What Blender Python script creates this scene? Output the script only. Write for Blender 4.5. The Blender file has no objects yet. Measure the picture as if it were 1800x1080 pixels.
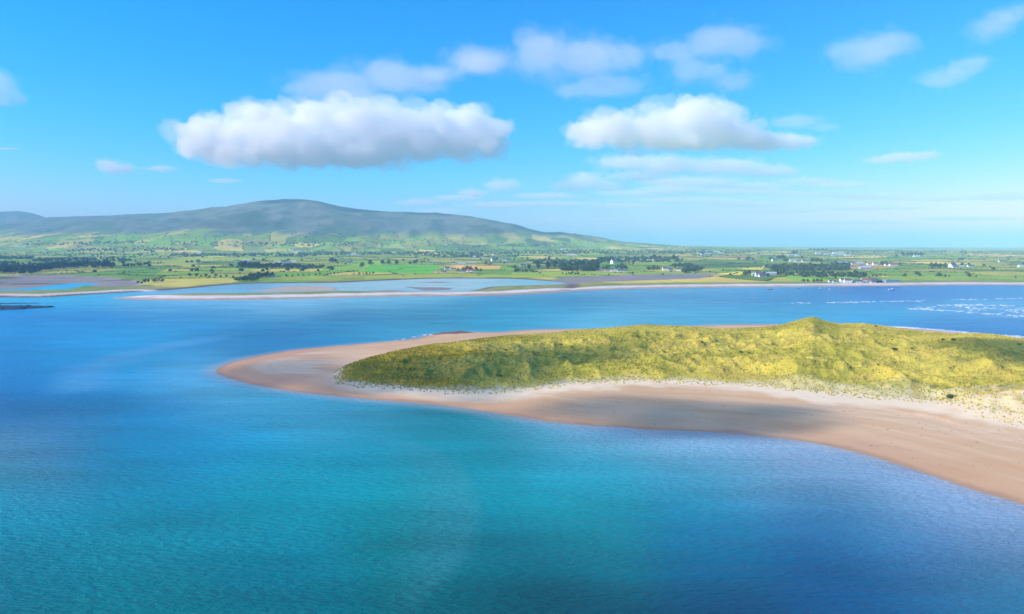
import bpy, math, random
import numpy as np
from mathutils import Vector

random.seed(7)
rng = np.random.default_rng(7)
R = math.radians
scene = bpy.context.scene
COL = scene.collection

# ------------------------------------------------------------------ camera
CAM_H, FPX, HOR = 80.0, 1216.0, 432.0           # metres, focal length in 1800-px units, horizon row
PITCH = math.atan((540 - HOR) / FPX)
cam_d = bpy.data.cameras.new("camera")
cam_d.sensor_width = 36.0
cam_d.lens = 36.0 * FPX / 1800.0
cam_d.clip_start, cam_d.clip_end = 1.0, 150000.0
cam = bpy.data.objects.new("camera", cam_d)
COL.objects.link(cam)
cam.location = (0, 0, CAM_H)
cam.rotation_euler = (R(90) - PITCH, 0, 0)
scene.camera = cam

# ------------------------------------------------------------------ view and sun
scene.view_settings.view_transform = 'Standard'
scene.view_settings.look = 'None'
scene.view_settings.exposure = 0.26
scene.view_settings.gamma = 1.0
scene.view_settings.use_curve_mapping = False
scene.cycles.use_denoising = True
scene.cycles.denoising_prefilter = 'ACCURATE'
scene.cycles.max_bounces = 26
scene.cycles.diffuse_bounces = 3
scene.cycles.glossy_bounces = 3
scene.cycles.volume_bounces = 24
scene.cycles.transparent_max_bounces = 16

SUN_AZ, SUN_EL = R(-106), R(34)                  # azimuth from +Y towards +X: behind and to the left
SUN_DIR = Vector((math.sin(SUN_AZ) * math.cos(SUN_EL), math.cos(SUN_AZ) * math.cos(SUN_EL), math.sin(SUN_EL)))
sun_d = bpy.data.lights.new("sun", 'SUN')
sun_d.energy = 5.0
sun_d.angle = R(0.53)
sun_d.color = (1.0, 0.92, 0.80)
sun = bpy.data.objects.new("sun", sun_d)
COL.objects.link(sun)
sun.rotation_euler = (-SUN_DIR).to_track_quat('-Z', 'Y').to_euler()
sun.location = (-300, -300, 400)

cp, sp_ = math.cos(PITCH), math.sin(PITCH)

def ray(px, py):
    a = (px - 900) / FPX
    b = -(py - 540) / FPX
    return np.array([a, cp + b * sp_, -sp_ + b * cp])

def flat(px, py, z=0.0):
    d = ray(px, py)
    t = (z - CAM_H) / d[2]
    return np.array([d[0] * t, d[1] * t])

def project(X, Y, Z):
    dz = Z - CAM_H
    dep = Y * cp - dz * sp_
    up = Y * sp_ + dz * cp
    return 900 + FPX * X / dep, 540 - FPX * up / dep

# ------------------------------------------------------------------ node helper: expressions on sockets
class E:
    def __init__(s, nt, sock): s.nt, s.s = nt, sock
    def _m(s, op, *o, clamp=False):
        n = s.nt.nodes.new('ShaderNodeMath'); n.operation = op; n.use_clamp = clamp
        for i, v in enumerate((s,) + o):
            if isinstance(v, E): s.nt.links.new(v.s, n.inputs[i])
            else: n.inputs[i].default_value = v
        return E(s.nt, n.outputs[0])
    def __add__(s, o): return s._m('ADD', o)
    def __radd__(s, o): return s._m('ADD', o)
    def __sub__(s, o): return s._m('SUBTRACT', o)
    def __rsub__(s, o): return s._m('MULTIPLY', -1.0)._m('ADD', o)
    def __mul__(s, o): return s._m('MULTIPLY', o)
    def __rmul__(s, o): return s._m('MULTIPLY', o)
    def __truediv__(s, o): return s._m('DIVIDE', o)
    def max(s, o): return s._m('MAXIMUM', o)
    def min(s, o): return s._m('MINIMUM', o)
    def sat(s): return s._m('ADD', 0.0, clamp=True)
    def step(s, a, b):
        n = s.nt.nodes.new('ShaderNodeMapRange'); n.interpolation_type = 'SMOOTHSTEP'
        s.nt.links.new(s.s, n.inputs[0])
        n.inputs[1].default_value, n.inputs[2].default_value = a, b
        n.inputs[3].default_value, n.inputs[4].default_value = 0.0, 1.0
        return E(s.nt, n.outputs[0])

def mixc(nt, fac, a, b, mode='MIX'):
    n = nt.nodes.new('ShaderNodeMix'); n.data_type = 'RGBA'; n.blend_type = mode
    for i, v in ((0, fac), (6, a), (7, b)):
        if isinstance(v, E): v = v.s
        if hasattr(v, 'is_linked'): nt.links.new(v, n.inputs[i])
        elif i == 0: n.inputs[0].default_value = v
        else: n.inputs[i].default_value = tuple(v) + (1.0,) if len(v) == 3 else v
    return n.outputs[2]

def vmath(nt, op, a, b=None, out=0):
    n = nt.nodes.new('ShaderNodeVectorMath'); n.operation = op
    for i, v in enumerate((a, b)):
        if v is None: continue
        if hasattr(v, 'is_linked'): nt.links.new(v, n.inputs[i])
        else: n.inputs[i].default_value = v
    return n.outputs[out]

def noise(nt, vec, scale, detail=4, rough=0.55, dim='3D', out=0):
    n = nt.nodes.new('ShaderNodeTexNoise'); n.noise_dimensions = dim
    if vec is not None: nt.links.new(vec, n.inputs['Vector'])
    n.inputs['Scale'].default_value = scale
    n.inputs['Detail'].default_value = detail
    n.inputs['Roughness'].default_value = rough
    return n.outputs[out]

# ------------------------------------------------------------------ world: Nishita sky with cumulus clouds by direction
world = bpy.data.worlds.new("World")
scene.world = world
world.use_nodes = True
wn = world.node_tree
wn.nodes.clear()
w_out = wn.nodes.new('ShaderNodeOutputWorld')
w_bg = wn.nodes.new('ShaderNodeBackground')
wn.links.new(w_bg.outputs[0], w_out.inputs[0])
SKY_STRENGTH = 0.13
w_bg.inputs[1].default_value = SKY_STRENGTH
sky = wn.nodes.new('ShaderNodeTexSky')
sky.sky_type = 'NISHITA'
sky.sun_disc = False
sky.sun_elevation = SUN_EL
sky.sun_rotation = SUN_AZ
sky.altitude = 80
sky.air_density, sky.dust_density, sky.ozone_density = 1.0, 0.35, 2.0
# the photograph's sky is a strongly saturated azure: grade the sky's channels
sepn = wn.nodes.new('ShaderNodeSeparateColor')
wn.links.new(sky.outputs[0], sepn.inputs[0])
comn = wn.nodes.new('ShaderNodeCombineColor')
for i, (gain, power) in enumerate(((1.6, 3.2), (0.93, 1.0), (1.15, 0.5))):
    ch = (E(wn, sepn.outputs[i]) * SKY_STRENGTH)._m('POWER', power) * (gain / SKY_STRENGTH)
    wn.links.new(ch.s, comn.inputs[i])
wn.links.new(comn.outputs[0], w_bg.inputs[0])

# ------------------------------------------------------------------ numpy helpers
def hash2(ix, iy, seed):
    h = (ix.astype(np.int64) * 374761393 + iy.astype(np.int64) * 668265263 + seed * 1442695041) & 0xFFFFFFFF
    h = ((h ^ (h >> 13)) * 1274126177) & 0xFFFFFFFF
    h = h ^ (h >> 16)
    return (h & 0xFFFFFF) / float(0xFFFFFF)

def vnoise(x, y, seed=0):
    ix, iy = np.floor(x), np.floor(y)
    fx, fy = x - ix, y - iy
    fx = fx * fx * fx * (fx * (fx * 6 - 15) + 10); fy = fy * fy * fy * (fy * (fy * 6 - 15) + 10)
    a = hash2(ix, iy, seed); b = hash2(ix + 1, iy, seed)
    c = hash2(ix, iy + 1, seed); d = hash2(ix + 1, iy + 1, seed)
    return (a + (b - a) * fx) * (1 - fy) + (c + (d - c) * fx) * fy

def fbm(x, y, seed=0, octv=4, gain=0.5):
    s, amp, tot = 0.0, 1.0, 0.0
    for o in range(octv):
        s = s + amp * vnoise(x * 2 ** o + o * 17.3, y * 2 ** o - o * 9.1, seed + o)
        tot += amp; amp *= gain
    return s / tot

def ridged(x, y, seed=0, octv=3):
    s, amp, tot = 0.0, 1.0, 0.0
    for o in range(octv):
        s = s + amp * (1 - np.abs(2 * vnoise(x * 2 ** o + o * 3.3, y * 2 ** o + o * 5.1, seed + o) - 1)) ** 2
        tot += amp; amp *= 0.5
    return s / tot

def sstep(a, b, x):
    t = np.clip((x - a) / (b - a), 0, 1)
    return t * t * (3 - 2 * t)

def inside(X, Y, poly):
    r = np.zeros(X.shape, bool)
    n = len(poly)
    for i in range(n):
        x0, y0 = poly[i]; x1, y1 = poly[(i + 1) % n]
        if y0 == y1: continue
        c = ((y0 > Y) != (y1 > Y)) & (X < (x1 - x0) * (Y - y0) / (y1 - y0) + x0)
        r ^= c
    return r

def seg_dist(X, Y, pts, closed=False):
    d2 = np.full(X.shape, 1e18)
    n = len(pts)
    for i in range(n if closed else n - 1):
        x0, y0 = pts[i]; x1, y1 = pts[(i + 1) % n]
        ex, ey = x1 - x0, y1 - y0
        L = ex * ex + ey * ey + 1e-9
        t = np.clip(((X - x0) * ex + (Y - y0) * ey) / L, 0, 1)
        d2 = np.minimum(d2, (X - x0 - t * ex) ** 2 + (Y - y0 - t * ey) ** 2)
    return np.sqrt(d2)

def smooth_line(pts, n=6):
    """Catmull-Rom through the points"""
    p = np.array(pts, float); out = []
    for i in range(len(p) - 1):
        p0 = p[max(i - 1, 0)]; p1 = p[i]; p2 = p[i + 1]; p3 = p[min(i + 2, len(p) - 1)]
        for k_ in range(n):
            t = k_ / n
            out.append(0.5 * ((2 * p1) + (-p0 + p2) * t + (2 * p0 - 5 * p1 + 4 * p2 - p3) * t * t + (-p0 + 3 * p1 - 3 * p2 + p3) * t ** 3))
    out.append(p[-1])
    return out

def world_line(pxs, z=0.0):
    return [tuple(flat(a, b, z)) for a, b in pxs]

def sdf(X, Y, poly):
    d = seg_dist(X, Y, poly, True)
    return np.where(inside(X, Y, poly), d, -d)

# ------------------------------------------------------------------ mesh helpers
def np_mesh(name, verts, quads, mat, attrs=None, smooth=True, tris=None):
    verts = np.asarray(verts, np.float32)
    me = bpy.data.meshes.new(name)
    me.vertices.add(len(verts)); me.vertices.foreach_set('co', verts.ravel())
    faces = quads if tris is None else tris
    k_ = faces.shape[1]
    me.loops.add(faces.size); me.loops.foreach_set('vertex_index', faces.astype(np.int32).ravel())
    me.polygons.add(len(faces))
    me.polygons.foreach_set('loop_start', (np.arange(len(faces)) * k_).astype(np.int32))
    me.polygons.foreach_set('use_smooth', np.full(len(faces), smooth))
    if attrs:
        for an, arr in attrs.items():
            if arr.ndim == 1:
                at = me.attributes.new(an, 'FLOAT', 'POINT'); at.data.foreach_set('value', arr.astype(np.float32))
            else:
                at = me.attributes.new(an, 'FLOAT_COLOR', 'POINT')
                c = np.ones((len(arr), 4), np.float32); c[:, :3] = arr
                at.data.foreach_set('color', c.ravel())
    me.update(calc_edges=True)
    me.materials.append(mat)
    return me

def obj(name, me, parent=None, **props):
    o = bpy.data.objects.new(name, me)
    COL.objects.link(o)
    if parent is not None: o.parent = parent
    for k_, v in props.items(): o[k_] = v
    return o

def grid_quads(nu, nv, keep=None):
    i, j = np.meshgrid(np.arange(nu - 1), np.arange(nv - 1), indexing='ij')
    a = i * nv + j
    q = np.stack([a, a + nv, a + nv + 1, a + 1], -1).reshape(-1, 4)
    if keep is not None: q = q[keep(q)]
    return q

def compact(verts, quads, attrs):
    used = np.zeros(len(verts), bool); used[quads.ravel()] = True
    idx = np.cumsum(used) - 1
    return verts[used], idx[quads], {k_: v[used] for k_, v in attrs.items()}

# ------------------------------------------------------------------ materials
def new_mat(name, rough=0.85, spec=0.2):
    m = bpy.data.materials.new(name); m.use_nodes = True
    b = m.node_tree.nodes['Principled BSDF']
    b.inputs['Roughness'].default_value = rough
    b.inputs['Specular IOR Level'].default_value = spec
    return m, m.node_tree, b

def plain(name, col, rough=0.8, spec=0.25, vary=0.25, scale=0.5):
    m, nt, b = new_mat(name, rough, spec)
    tcn = nt.nodes.new('ShaderNodeTexCoord')
    nz = E(nt, noise(nt, tcn.outputs['Object'], scale, 3))
    c = mixc(nt, ((nz - 0.5) * 2.0 + 0.5).sat(), tuple(x * (1 - vary) for x in col), tuple(min(1, x * (1 + vary)) for x in col))
    nt.links.new(c, b.inputs['Base Color'])
    return m

def attr(nt, name, out='Color'):
    n = nt.nodes.new('ShaderNodeAttribute'); n.attribute_name = name
    return n.outputs[out]

def geo_pos(nt):
    return nt.nodes.new('ShaderNodeNewGeometry').outputs['Position']

# ground that carries its own colour in an attribute, broken up by fine noise
def ground_mat(name, fine, coarse, amp, bump, bdist, rough=0.95, spec=0.1):
    m, nt, b = new_mat(name, rough, spec)
    pos = geo_pos(nt)
    n1 = E(nt, noise(nt, pos, fine, 5, 0.65))
    n2 = E(nt, noise(nt, pos, coarse, 4, 0.6))
    f = (n1 - 0.5) * (2.2 * amp) + (n2 - 0.5) * (1.4 * amp) + 1.0
    cx = nt.nodes.new('ShaderNodeCombineXYZ')
    for i in range(3): nt.links.new(f.s, cx.inputs[i])
    nt.links.new(mixc(nt, 1.0, attr(nt, 'Col'), cx.outputs[0], 'MULTIPLY'), b.inputs['Base Color'])
    bp = nt.nodes.new('ShaderNodeBump'); bp.inputs['Strength'].default_value = bump; bp.inputs['Distance'].default_value = bdist
    nt.links.new(n1.s, bp.inputs['Height']); nt.links.new(bp.outputs[0], b.inputs['Normal'])
    return m

M_land = ground_mat('field_ground', 0.05, 0.008, 0.35, 0.3, 4.0)
M_dune = ground_mat('marram_ground', 0.42, 0.09, 0.24, 0.5, 0.9, spec=0.03)
M_sand = ground_mat('beach_sand', 0.25, 0.02, 0.07, 0.25, 0.25, rough=0.8, spec=0.2)

# ------------------------------------------------------------------ the dune island: plan outline from the waterline
W_FRONT = [(2300, 1075), (2100, 1000), (1900, 925), (1800, 888), (1740, 870), (1690, 855), (1640, 837), (1590, 821), (1540, 805),
           (1490, 792), (1440, 781), (1400, 774), (1340, 767), (1280, 762), (1200, 757.5), (1160, 757), (1130, 755.5), (1100, 752), (1050, 749),
           (1000, 745), (950, 739), (900, 731), (850, 723), (800, 716), (750, 710.5), (700, 706), (650, 702), (600, 697.5), (560, 693),
           (520, 688.5), (480, 682.5), (440, 675), (410, 667.5), (390, 660.5), (380, 654), (384, 647.5), (400, 640), (430, 631.5), (470, 623.5),
           (520, 615.5), (580, 609.5), (640, 604.5), (690, 600), (735, 595), (752, 590), (780, 586.5), (830, 584.5), (880, 584.5), (930, 580.5),
           (1000, 579), (1100, 577), (1200, 574), (1300, 571), (1430, 571), (1560, 575), (1620, 579), (1700, 586), (1800, 594), (2000, 606), (2300, 625)]
ISLE = smooth_line(world_line(W_FRONT), 4)
ISLE_POLY = [tuple(p) for p in ISLE] + [(1500, 420), (1500, 80), (500, 80)]

FOOT = [(583, 660), (590, 666), (620, 669.5), (660, 673), (700, 676.5), (760, 682), (800, 683.5), (850, 684.5), (900, 683), (950, 677), (1000, 671.5),
        (1060, 668.5), (1100, 667.5), (1200, 668), (1300, 673), (1380, 680), (1450, 687), (1500, 691), (1560, 696), (1620, 701), (1680, 714), (1740, 731),
        (1800, 740), (2000, 765), (2300, 800)]
foot_w = np.array([flat(a, b, 2.0) for a, b in FOOT])
foot_u, foot_y = foot_w[:, 0] / foot_w[:, 1], foot_w[:, 1]
def px_u(px): return (np.asarray(px, float) - 900) / FPX
# (px, silhouette row, ridge distance, back foot distance)
RIDGE = np.array([(583, 657, 420, 424), (600, 645, 428, 445), (640, 631, 452, 472), (700, 617, 480, 505), (760, 606.5, 505, 535), (800, 602.5, 516, 548),
                  (860, 594.5, 545, 572), (900, 590.5, 560, 590), (960, 586.5, 575, 603), (1020, 581, 588, 618), (1060, 577.5, 596, 628), (1100, 573.5, 604, 640),
                  (1135, 570.5, 612, 650), (1160, 571.5, 614, 652), (1200, 573.5, 612, 655), (1260, 579, 604, 655), (1300, 580, 602, 655), (1340, 577, 606, 655),
                  (1370, 573, 612, 652), (1400, 564.5, 620, 652), (1420, 558.5, 622, 650), (1433, 556, 622, 650), (1450, 563, 618, 648), (1480, 570, 612, 645),
                  (1520, 569, 606, 640), (1545, 572, 600, 636), (1580, 577, 592, 628), (1620, 583, 578, 618), (1680, 588.5, 555, 598), (1720, 587, 545, 588),
                  (1760, 590, 535, 578), (1800, 596, 522, 562), (2000, 610, 480, 520), (2300, 630, 430, 470)], float)
rid_u = px_u(RIDGE[:, 0])
rid_h = CAM_H - (RIDGE[:, 1] - HOR) * RIDGE[:, 2] / FPX

def dune_frame(X, Y):
    u = X / Y
    yf = np.interp(u, foot_u, foot_y); yr = np.interp(u, rid_u, RIDGE[:, 2]); yb = np.interp(u, rid_u, RIDGE[:, 3])
    hr = np.interp(u, rid_u, rid_h)
    wob = (fbm(X / 9, Y / 9, 31, 3) - 0.5) * 9
    yf = yf + wob + (fbm(X / 40, Y / 40, 37, 2) - 0.5) * 6
    tip = u > rid_u[0] + 0.0015 * (vnoise(X / 6, Y / 6, 5) - 0.5)
    return u, yf, yr, yb, hr, tip

def isle_height(X, Y):
    dw = sdf(X, Y, ISLE_POLY)
    beach = np.where(dw > 0, 2.0 * (1 - np.exp(-dw / 45.0)), dw * 0.03)
    beach = beach + np.where(dw > 3, (fbm(X / 30, Y / 30, 3, 3) - 0.5) * 0.5 * sstep(3, 25, dw), 0)
    u, yf, yr, yb, hr, tip = dune_frame(X, Y)
    s = np.clip((Y - yf) / np.maximum(yr - yf, 4), 0, 1)
    dfoot = np.maximum(Y - yf, 0)
    tipd = np.clip((u - rid_u[0]) * Y, 0, 60)
    dedge = np.minimum(dfoot, tipd)
    rise = 0.42 * sstep(0, 16, dedge) + 0.58 * s ** 1.5
    front = (hr - 2) * rise
    hum = (ridged(X / 62, Y / 48, 11, 4) - 0.45) * 10.0 + (ridged(X / 21, Y / 17, 19, 3) - 0.42) * 4.4
    hum = hum + (ridged(X / 8.5, Y / 7.5, 29, 3) - .42) * .9 + (fbm(X / 3.6, Y / 3.6, 30, 2) - .5) * .4
    hum = hum * sstep(0, 30, dedge) * (1 - 0.88 * sstep(0.7, 0.97, s))
    h = front + np.maximum(hum, -0.75 * front)
    tb = np.clip((Y - yr) / np.maximum(yb - yr, 4), 0, 1)
    back = (hr - 2) * (1 - sstep(0, 1, tb)) + (fbm(X / 12, Y / 12, 23, 3) - 0.5) * 1.6 * np.sin(tb * math.pi)
    h = np.where(Y > yr, back, h)
    # the sandy hummock at the near right end of the dunes
    cx, cy = flat(1800, 715, 4.0)
    h = h + 5.0 * np.exp(-((X - cx) / 34) ** 2 - ((Y - cy) / 22) ** 2)
    on = tip & (Y > yf) & (Y < yb)
    h = np.where(on | (h > 0.05) & tip & (Y > yf - 30) & (u > 0.5), h, 0)
    return beach + np.maximum(h, 0), dw, on, dedge, s

nu, nv = 820, 420
uu = np.concatenate([np.linspace(-0.5, 0.78, 740), np.linspace(0.785, 1.6, 80)])
vv = np.linspace(105, 735, nv)
IU, IV = np.meshgrid(uu, vv, indexing='ij')
IX, IY = IU * IV, IV
IZ, DW, ON, DEDGE, SS = isle_height(IX, IY)
# colours (linear)
def lerp(a, b, t): return a + (b - a) * t[..., None]
def C(*v): return np.array(v, float)
wobn = (fbm(IX / 14, IY / 14, 41, 4) - 0.5)
yfoot = np.interp(IU, foot_u, foot_y)
dfs = yfoot - IY                                            # metres in front of the dune foot
dry = sstep(30, 12, dfs + wobn * 26 + 5 * np.sin(IU * 9)) * sstep(2, 12, DW) * sstep(-26, -10, dfs)
streak = 0.65 * fbm(IX / 55, (IY + IX * 0.30) / 26.0, 47, 4) + 0.35 * fbm(IX / 90 + 7, DW / 6.0 + IX / 400, 49, 3)
sand = lerp(np.broadcast_to(C(.60, .35, .175), IX.shape + (3,)), C(.69, .45, .255), sstep(0.3, 0.75, streak))
sand = lerp(sand, C(.82, .63, .41), dry)
tipflat = sstep(-0.20, -0.30, IU)
backb = sstep(-20, -60, dfs)
sand = lerp(sand, C(.50, .275, .16), tipflat * 0.85)
sand = lerp(sand, C(.60, .43, .29), tipflat * sstep(0.45, 0.6, fbm(IX / 50, IY / 11, 53, 4)) * sstep(16, 26, DW))
for dl_, wd_, st_ in ((9, .7, .22), (21, .6, .16), (34, 1.0, .2), (47, .6, .14)):          # tide lines
    ln = np.abs(DW - dl_ - (fbm(IX / 70, IY / 70, 43, 3) - .5) * 16)
    sand = lerp(sand, C(.36, .21, .125), sstep(wd_ * 2.2, 0, ln) * st_ * sstep(.35, .6, fbm(IX / 28, IY / 28, 44, 3)))
for df_, wd_ in ((33, .8), (36.5, .8), (45, .7)):                                            # wheel tracks along the upper beach
    sand = lerp(sand, C(.80, .58, .40), sstep(wd_ * 1.6, 0, np.abs(dfs - df_ - 6 * np.sin(IU * 5))) * .5 * sstep(.25, .42, IU))
wet = sstep(30, 2, DW + wobn * 22)
sand = lerp(sand, C(.50, .265, .15), wet * 0.55 * (fbm(IX / 60, IY / 25, 45, 3) + .3))
specks = (vnoise(IX / 1.1, IY / 1.6, 46) > .93) & (fbm(IX / 26, DW / 4, 48, 3) > .66) & (DW > 8)
sand = np.where(specks[..., None], C(.40, .24, .15), sand)
sand = lerp(sand, C(.30, .18, .115), sstep(6, 0.5, DW + wobn * 6) * 0.6)
gmix = fbm(IX / 45, IY / 30, 61, 5)
g_lit, g_dk, g_br = C(.55, .45, .075), C(.39, .345, .045), C(.52, .385, .08)
hum2 = ridged(IX / 21, IY / 17, 19, 3)
gr = lerp(np.broadcast_to(g_dk, IX.shape + (3,)), g_lit, sstep(0.36, 0.60, gmix * 0.75 + hum2 * 0.28))
gr = lerp(gr, g_br, sstep(0.55, 0.72, fbm(IX / 18, IY / 14, 67, 4)) * 0.7)
gr = lerp(gr, C(.31, .225, .012), sstep(0.03, -0.16, IU + (gmix - .5) * 0.25) * 0.85)
edge = sstep(9, 0, DEDGE + wobn * 10)
gr = lerp(gr, C(.60, .52, .36), edge * 0.75)
hx, hy = flat(1800, 715, 4.0)
sandy = np.exp(-((IX - hx) / 48) ** 2 - ((IY - hy) / 24) ** 2)
gr = lerp(gr, C(.62, .47, .29), np.clip(sandy * 1.5, 0, 1) * sstep(0.3, 0.6, fbm(IX / 5, IY / 5, 71, 3) + sandy * .15))
sl = sstep(0.3, 0.47, px_u(900 + 0 * IX) * 0 + IU)            # front fringe turns straw coloured towards the right
gr = lerp(gr, C(.62, .53, .30), sl * sstep(26, 4, DEDGE + wobn * 14) * 0.8)
# trodden paths between the hummocks
for line in ([(905, 632), (925, 622), (945, 612), (958, 601)], [(918, 630), (935, 641), (955, 644)], [(1560, 640), (1600, 660), (1612, 690), (1616, 700)]):
    pl = [tuple(flat(a, b, 6.0)) for a, b in line]
    gr = lerp(gr, C(.44, .34, .10), sstep(2.4, 0.6, seg_dist(IX, IY, smooth_line(pl, 4))) * 0.8)
icol = np.where(ON[..., None], gr, sand)
V = np.stack([IX, IY, IZ], -1).reshape(-1, 3)
zflat, onf = IZ.ravel(), ON.ravel()
Q = grid_quads(nu, nv)
q_above = (zflat[Q] > -0.6).any(1)
q_on = onf[Q].sum(1) >= 2
at = {'Col': icol.reshape(-1, 3)}
v, q, a = compact(V, Q[q_above & ~q_on], at)
obj('beach', np_mesh('beach', v, q, M_sand, a), kind='structure', label='smooth tan sand beach curving round the grassy dune island')
v, q, a = compact(V, Q[q_above & q_on], at)
obj('dunes', np_mesh('dunes', v, q, M_dune, a), kind='structure', label='hummocky dunes covered in yellow green marram grass')

def isle_z(x, y):
    h = isle_height(np.array([x]), np.array([y]))
    return float(h[0][0])

# ------------------------------------------------------------------ mainland
MAIN_OUT = [(-700, 545), (-300, 531), (-100, 525), (0, 523), (60, 523), (110, 521), (150, 518.5), (200, 515.5), (240, 513.5), (300, 510), (350, 505.5), (400, 501),
            (450, 498.5), (530, 498), (600, 497), (650, 494.5), (720, 491.5), (770, 489.8), (850, 490), (900, 490.5), (960, 494), (1000, 500), (1002, 512)]
OUTER = [(1002, 512), (1100, 508.5), (1200, 506.5), (1300, 505.3), (1400, 504.6), (1500, 503.6), (1600, 503), (1700, 501.6), (1800, 502), (2100, 504), (2600, 510), (3200, 516)]
SPIT_LOW = [(195, 524.8), (240, 527), (300, 527.8), (400, 527.5), (500, 526), (600, 523.3), (700, 521.3), (800, 520.6), (860, 520), (930, 517), (1010, 512)]
SPIT_UP = [(1010, 500), (960, 501.5), (900, 503.5), (860, 505), (838, 510), (800, 513.8), (700, 513.6), (600, 512.6), (560, 513.4), (450, 516.2), (350, 516.8), (260, 520)]
main_l = smooth_line(world_line(MAIN_OUT), 3); outer_l = smooth_line(world_line(OUTER), 3)
MAIN_POLY = [tuple(p) for p in main_l] + [tuple(p) for p in outer_l] + [(60000, 3000), (60000, 60000), (-60000, 60000), (-60000, 900)]
spit_low = smooth_line(world_line(SPIT_LOW), 3); spit_up = smooth_line(world_line(SPIT_UP), 3)
SPIT_POLY = [tuple(p) for p in spit_low] + [tuple(p) for p in spit_up]
HOLE = world_line([(-60, 514), (20, 512), (65, 511), (115, 511.5), (130, 507.5), (150, 503), (178, 499.5), (160, 497.5), (110, 499.5), (70, 504.5), (30, 508.5), (-40, 510)])
BANKS = [world_line(b) for b in (
    [(432, 511.5), (465, 509.3), (490, 505), (520, 503), (565, 503.5), (592, 506.5), (590, 510.6), (545, 512), (480, 512.4)],
    [(708, 504), (735, 505), (775, 505.5), (797, 507), (788, 510), (748, 511.5), (728, 507.5)],
    [(725, 496.5), (770, 495.5), (800, 496.5), (770, 498)],
    [(640, 511), (680, 510.2), (720, 511.2), (690, 512.4)])]
MUD = [world_line(b) for b in (
    [(-400, 487), (0, 487), (100, 486), (190, 490), (235, 494), (255, 499), (238, 506), (180, 508), (150, 505), (115, 512.5), (60, 514), (-400, 520)],
    [(990, 489), (1100, 485.5), (1180, 484), (1262, 484), (1255, 490), (1220, 494), (1130, 496), (1010, 500), (965, 496)])]
# skyline rows of the range (ridge 9 km away) and of the far hill behind it (11.5 km)
SKYL = np.array([(-900, 420), (-400, 408), (-100, 402), (0, 397), (50, 390), (95, 384.5), (150, 382.5), (200, 381), (300, 376.5), (350, 373), (400, 368), (440, 361.5), (475, 356.5),
                 (510, 354.5), (540, 355), (570, 359), (600, 365.5), (640, 370.5), (700, 374.5), (760, 377), (800, 381), (850, 387.5), (900, 395.5), (935, 406), (960, 411),
                 (1010, 413), (1050, 419), (1100, 427), (1150, 430.5), (1200, 433), (1300, 436), (1500, 438.3), (1800, 440), (2600, 440)], float)
SKY2 = np.array([(-900, 390), (-300, 380), (-100, 375), (0, 373.5), (38, 372), (60, 375), (95, 386), (150, 402), (260, 425), (400, 440), (2600, 441)], float)
RIDGE_Y, RIDGE2_Y = 9000.0, 11500.0

def sky_h(u, tab, Yd):
    return CAM_H - (np.interp(u, px_u(tab[:, 0]), tab[:, 1]) - HOR) * Yd / FPX

def base_h(Y):
    return 17 * sstep(1650, 4600, Y) + 12 * sstep(4000, 9000, Y)

def main_height(X, Y):
    u = X / Y
    dm = sdf(X, Y, MAIN_POLY)
    ds = sdf(X, Y, SPIT_POLY)
    dh = sdf(X, Y, HOLE)
    d = np.maximum(dm, ds)
    for b in BANKS: d = np.maximum(d, np.minimum(sdf(X, Y, b), 6.0))
    d = np.where(dh > -5, np.minimum(d, -dh), d)
    mud = np.zeros(X.shape)
    for m_ in MUD: mud = np.maximum(mud, sstep(-15, 15, sdf(X, Y, m_)))
    for b in BANKS: mud = np.maximum(mud, (sdf(X, Y, b) > -1) * 1.0)
    shore = np.where(d > 0, 4.2 * (1 - np.exp(-d / 26.0)), d * 0.03)
    shore = np.where(d > 0, shore * (1 - mud) + mud * np.minimum(0.05 + d * 0.004, 0.35), shore)
    inl = sstep(30, 260, d) * (1 - mud)
    z = shore + inl * (base_h(Y) + (fbm(X / 520, Y / 420, 81, 4) - 0.45) * 15 * sstep(40, 500, d))
    # the range
    hs_ = sky_h(u, SKYL, RIDGE_Y)
    t = np.clip((Y - 4400) / (RIDGE_Y - 4400), 0, 1)
    wv = (fbm(X / 1500, Y / 1500, 91, 4) - 0.5)
    tt = np.clip(t + wv * 0.36 * np.sin(t * math.pi), 0, 1)
    prof = 0.22 * sstep(0, 0.45, tt) + 0.78 * sstep(0.2, 1.0, tt)
    add = np.maximum(hs_ - base_h(RIDGE_Y), -6)
    back = 1 - 0.55 * sstep(RIDGE_Y, RIDGE_Y + 2000, Y)
    big = np.clip(add / 200, 0, 1)
    spur = (fbm(X / 260, Y / 330, 97, 4) - .5) * 60 * np.sin(np.clip(t, 0, 1) * math.pi) * big + (ridged(X / 900, Y / 1300, 95, 3) - 0.45) * 70 * np.sin(np.clip(t, 0, 1) * math.pi) * big
    z = z + (add * prof * back + spur) * inl
    hs2 = sky_h(u, SKY2, RIDGE2_Y)
    z = np.maximum(z, np.where(Y > RIDGE_Y + 200, hs2 * sstep(RIDGE_Y + 200, RIDGE2_Y, Y) * (1 - .5 * sstep(RIDGE2_Y, RIDGE2_Y + 2500, Y)), -99))
    # far low country: gentle swells that make the skyline on the right
    z = z + (fbm(X / 1400, Y / 1400, 99, 3) - 0.5) * 16 * sstep(3500, 7000, Y) * (1 - big) * inl
    return z, d, mud, dm, ds

mu_n, mv_n = 860, 360
mu = np.linspace(-1.05, 1.05, mu_n)
mv = np.concatenate([np.exp(np.linspace(math.log(985), math.log(9600), 315)), np.linspace(9800, 15000, 30), np.exp(np.linspace(math.log(16000), math.log(38000), 15))])
MU, MV = np.meshgrid(mu, mv, indexing='ij')
MX, MY = MU * MV, MV
MZ, MD, MMUD, MDM, MDS = main_height(MX, MY)

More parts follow.
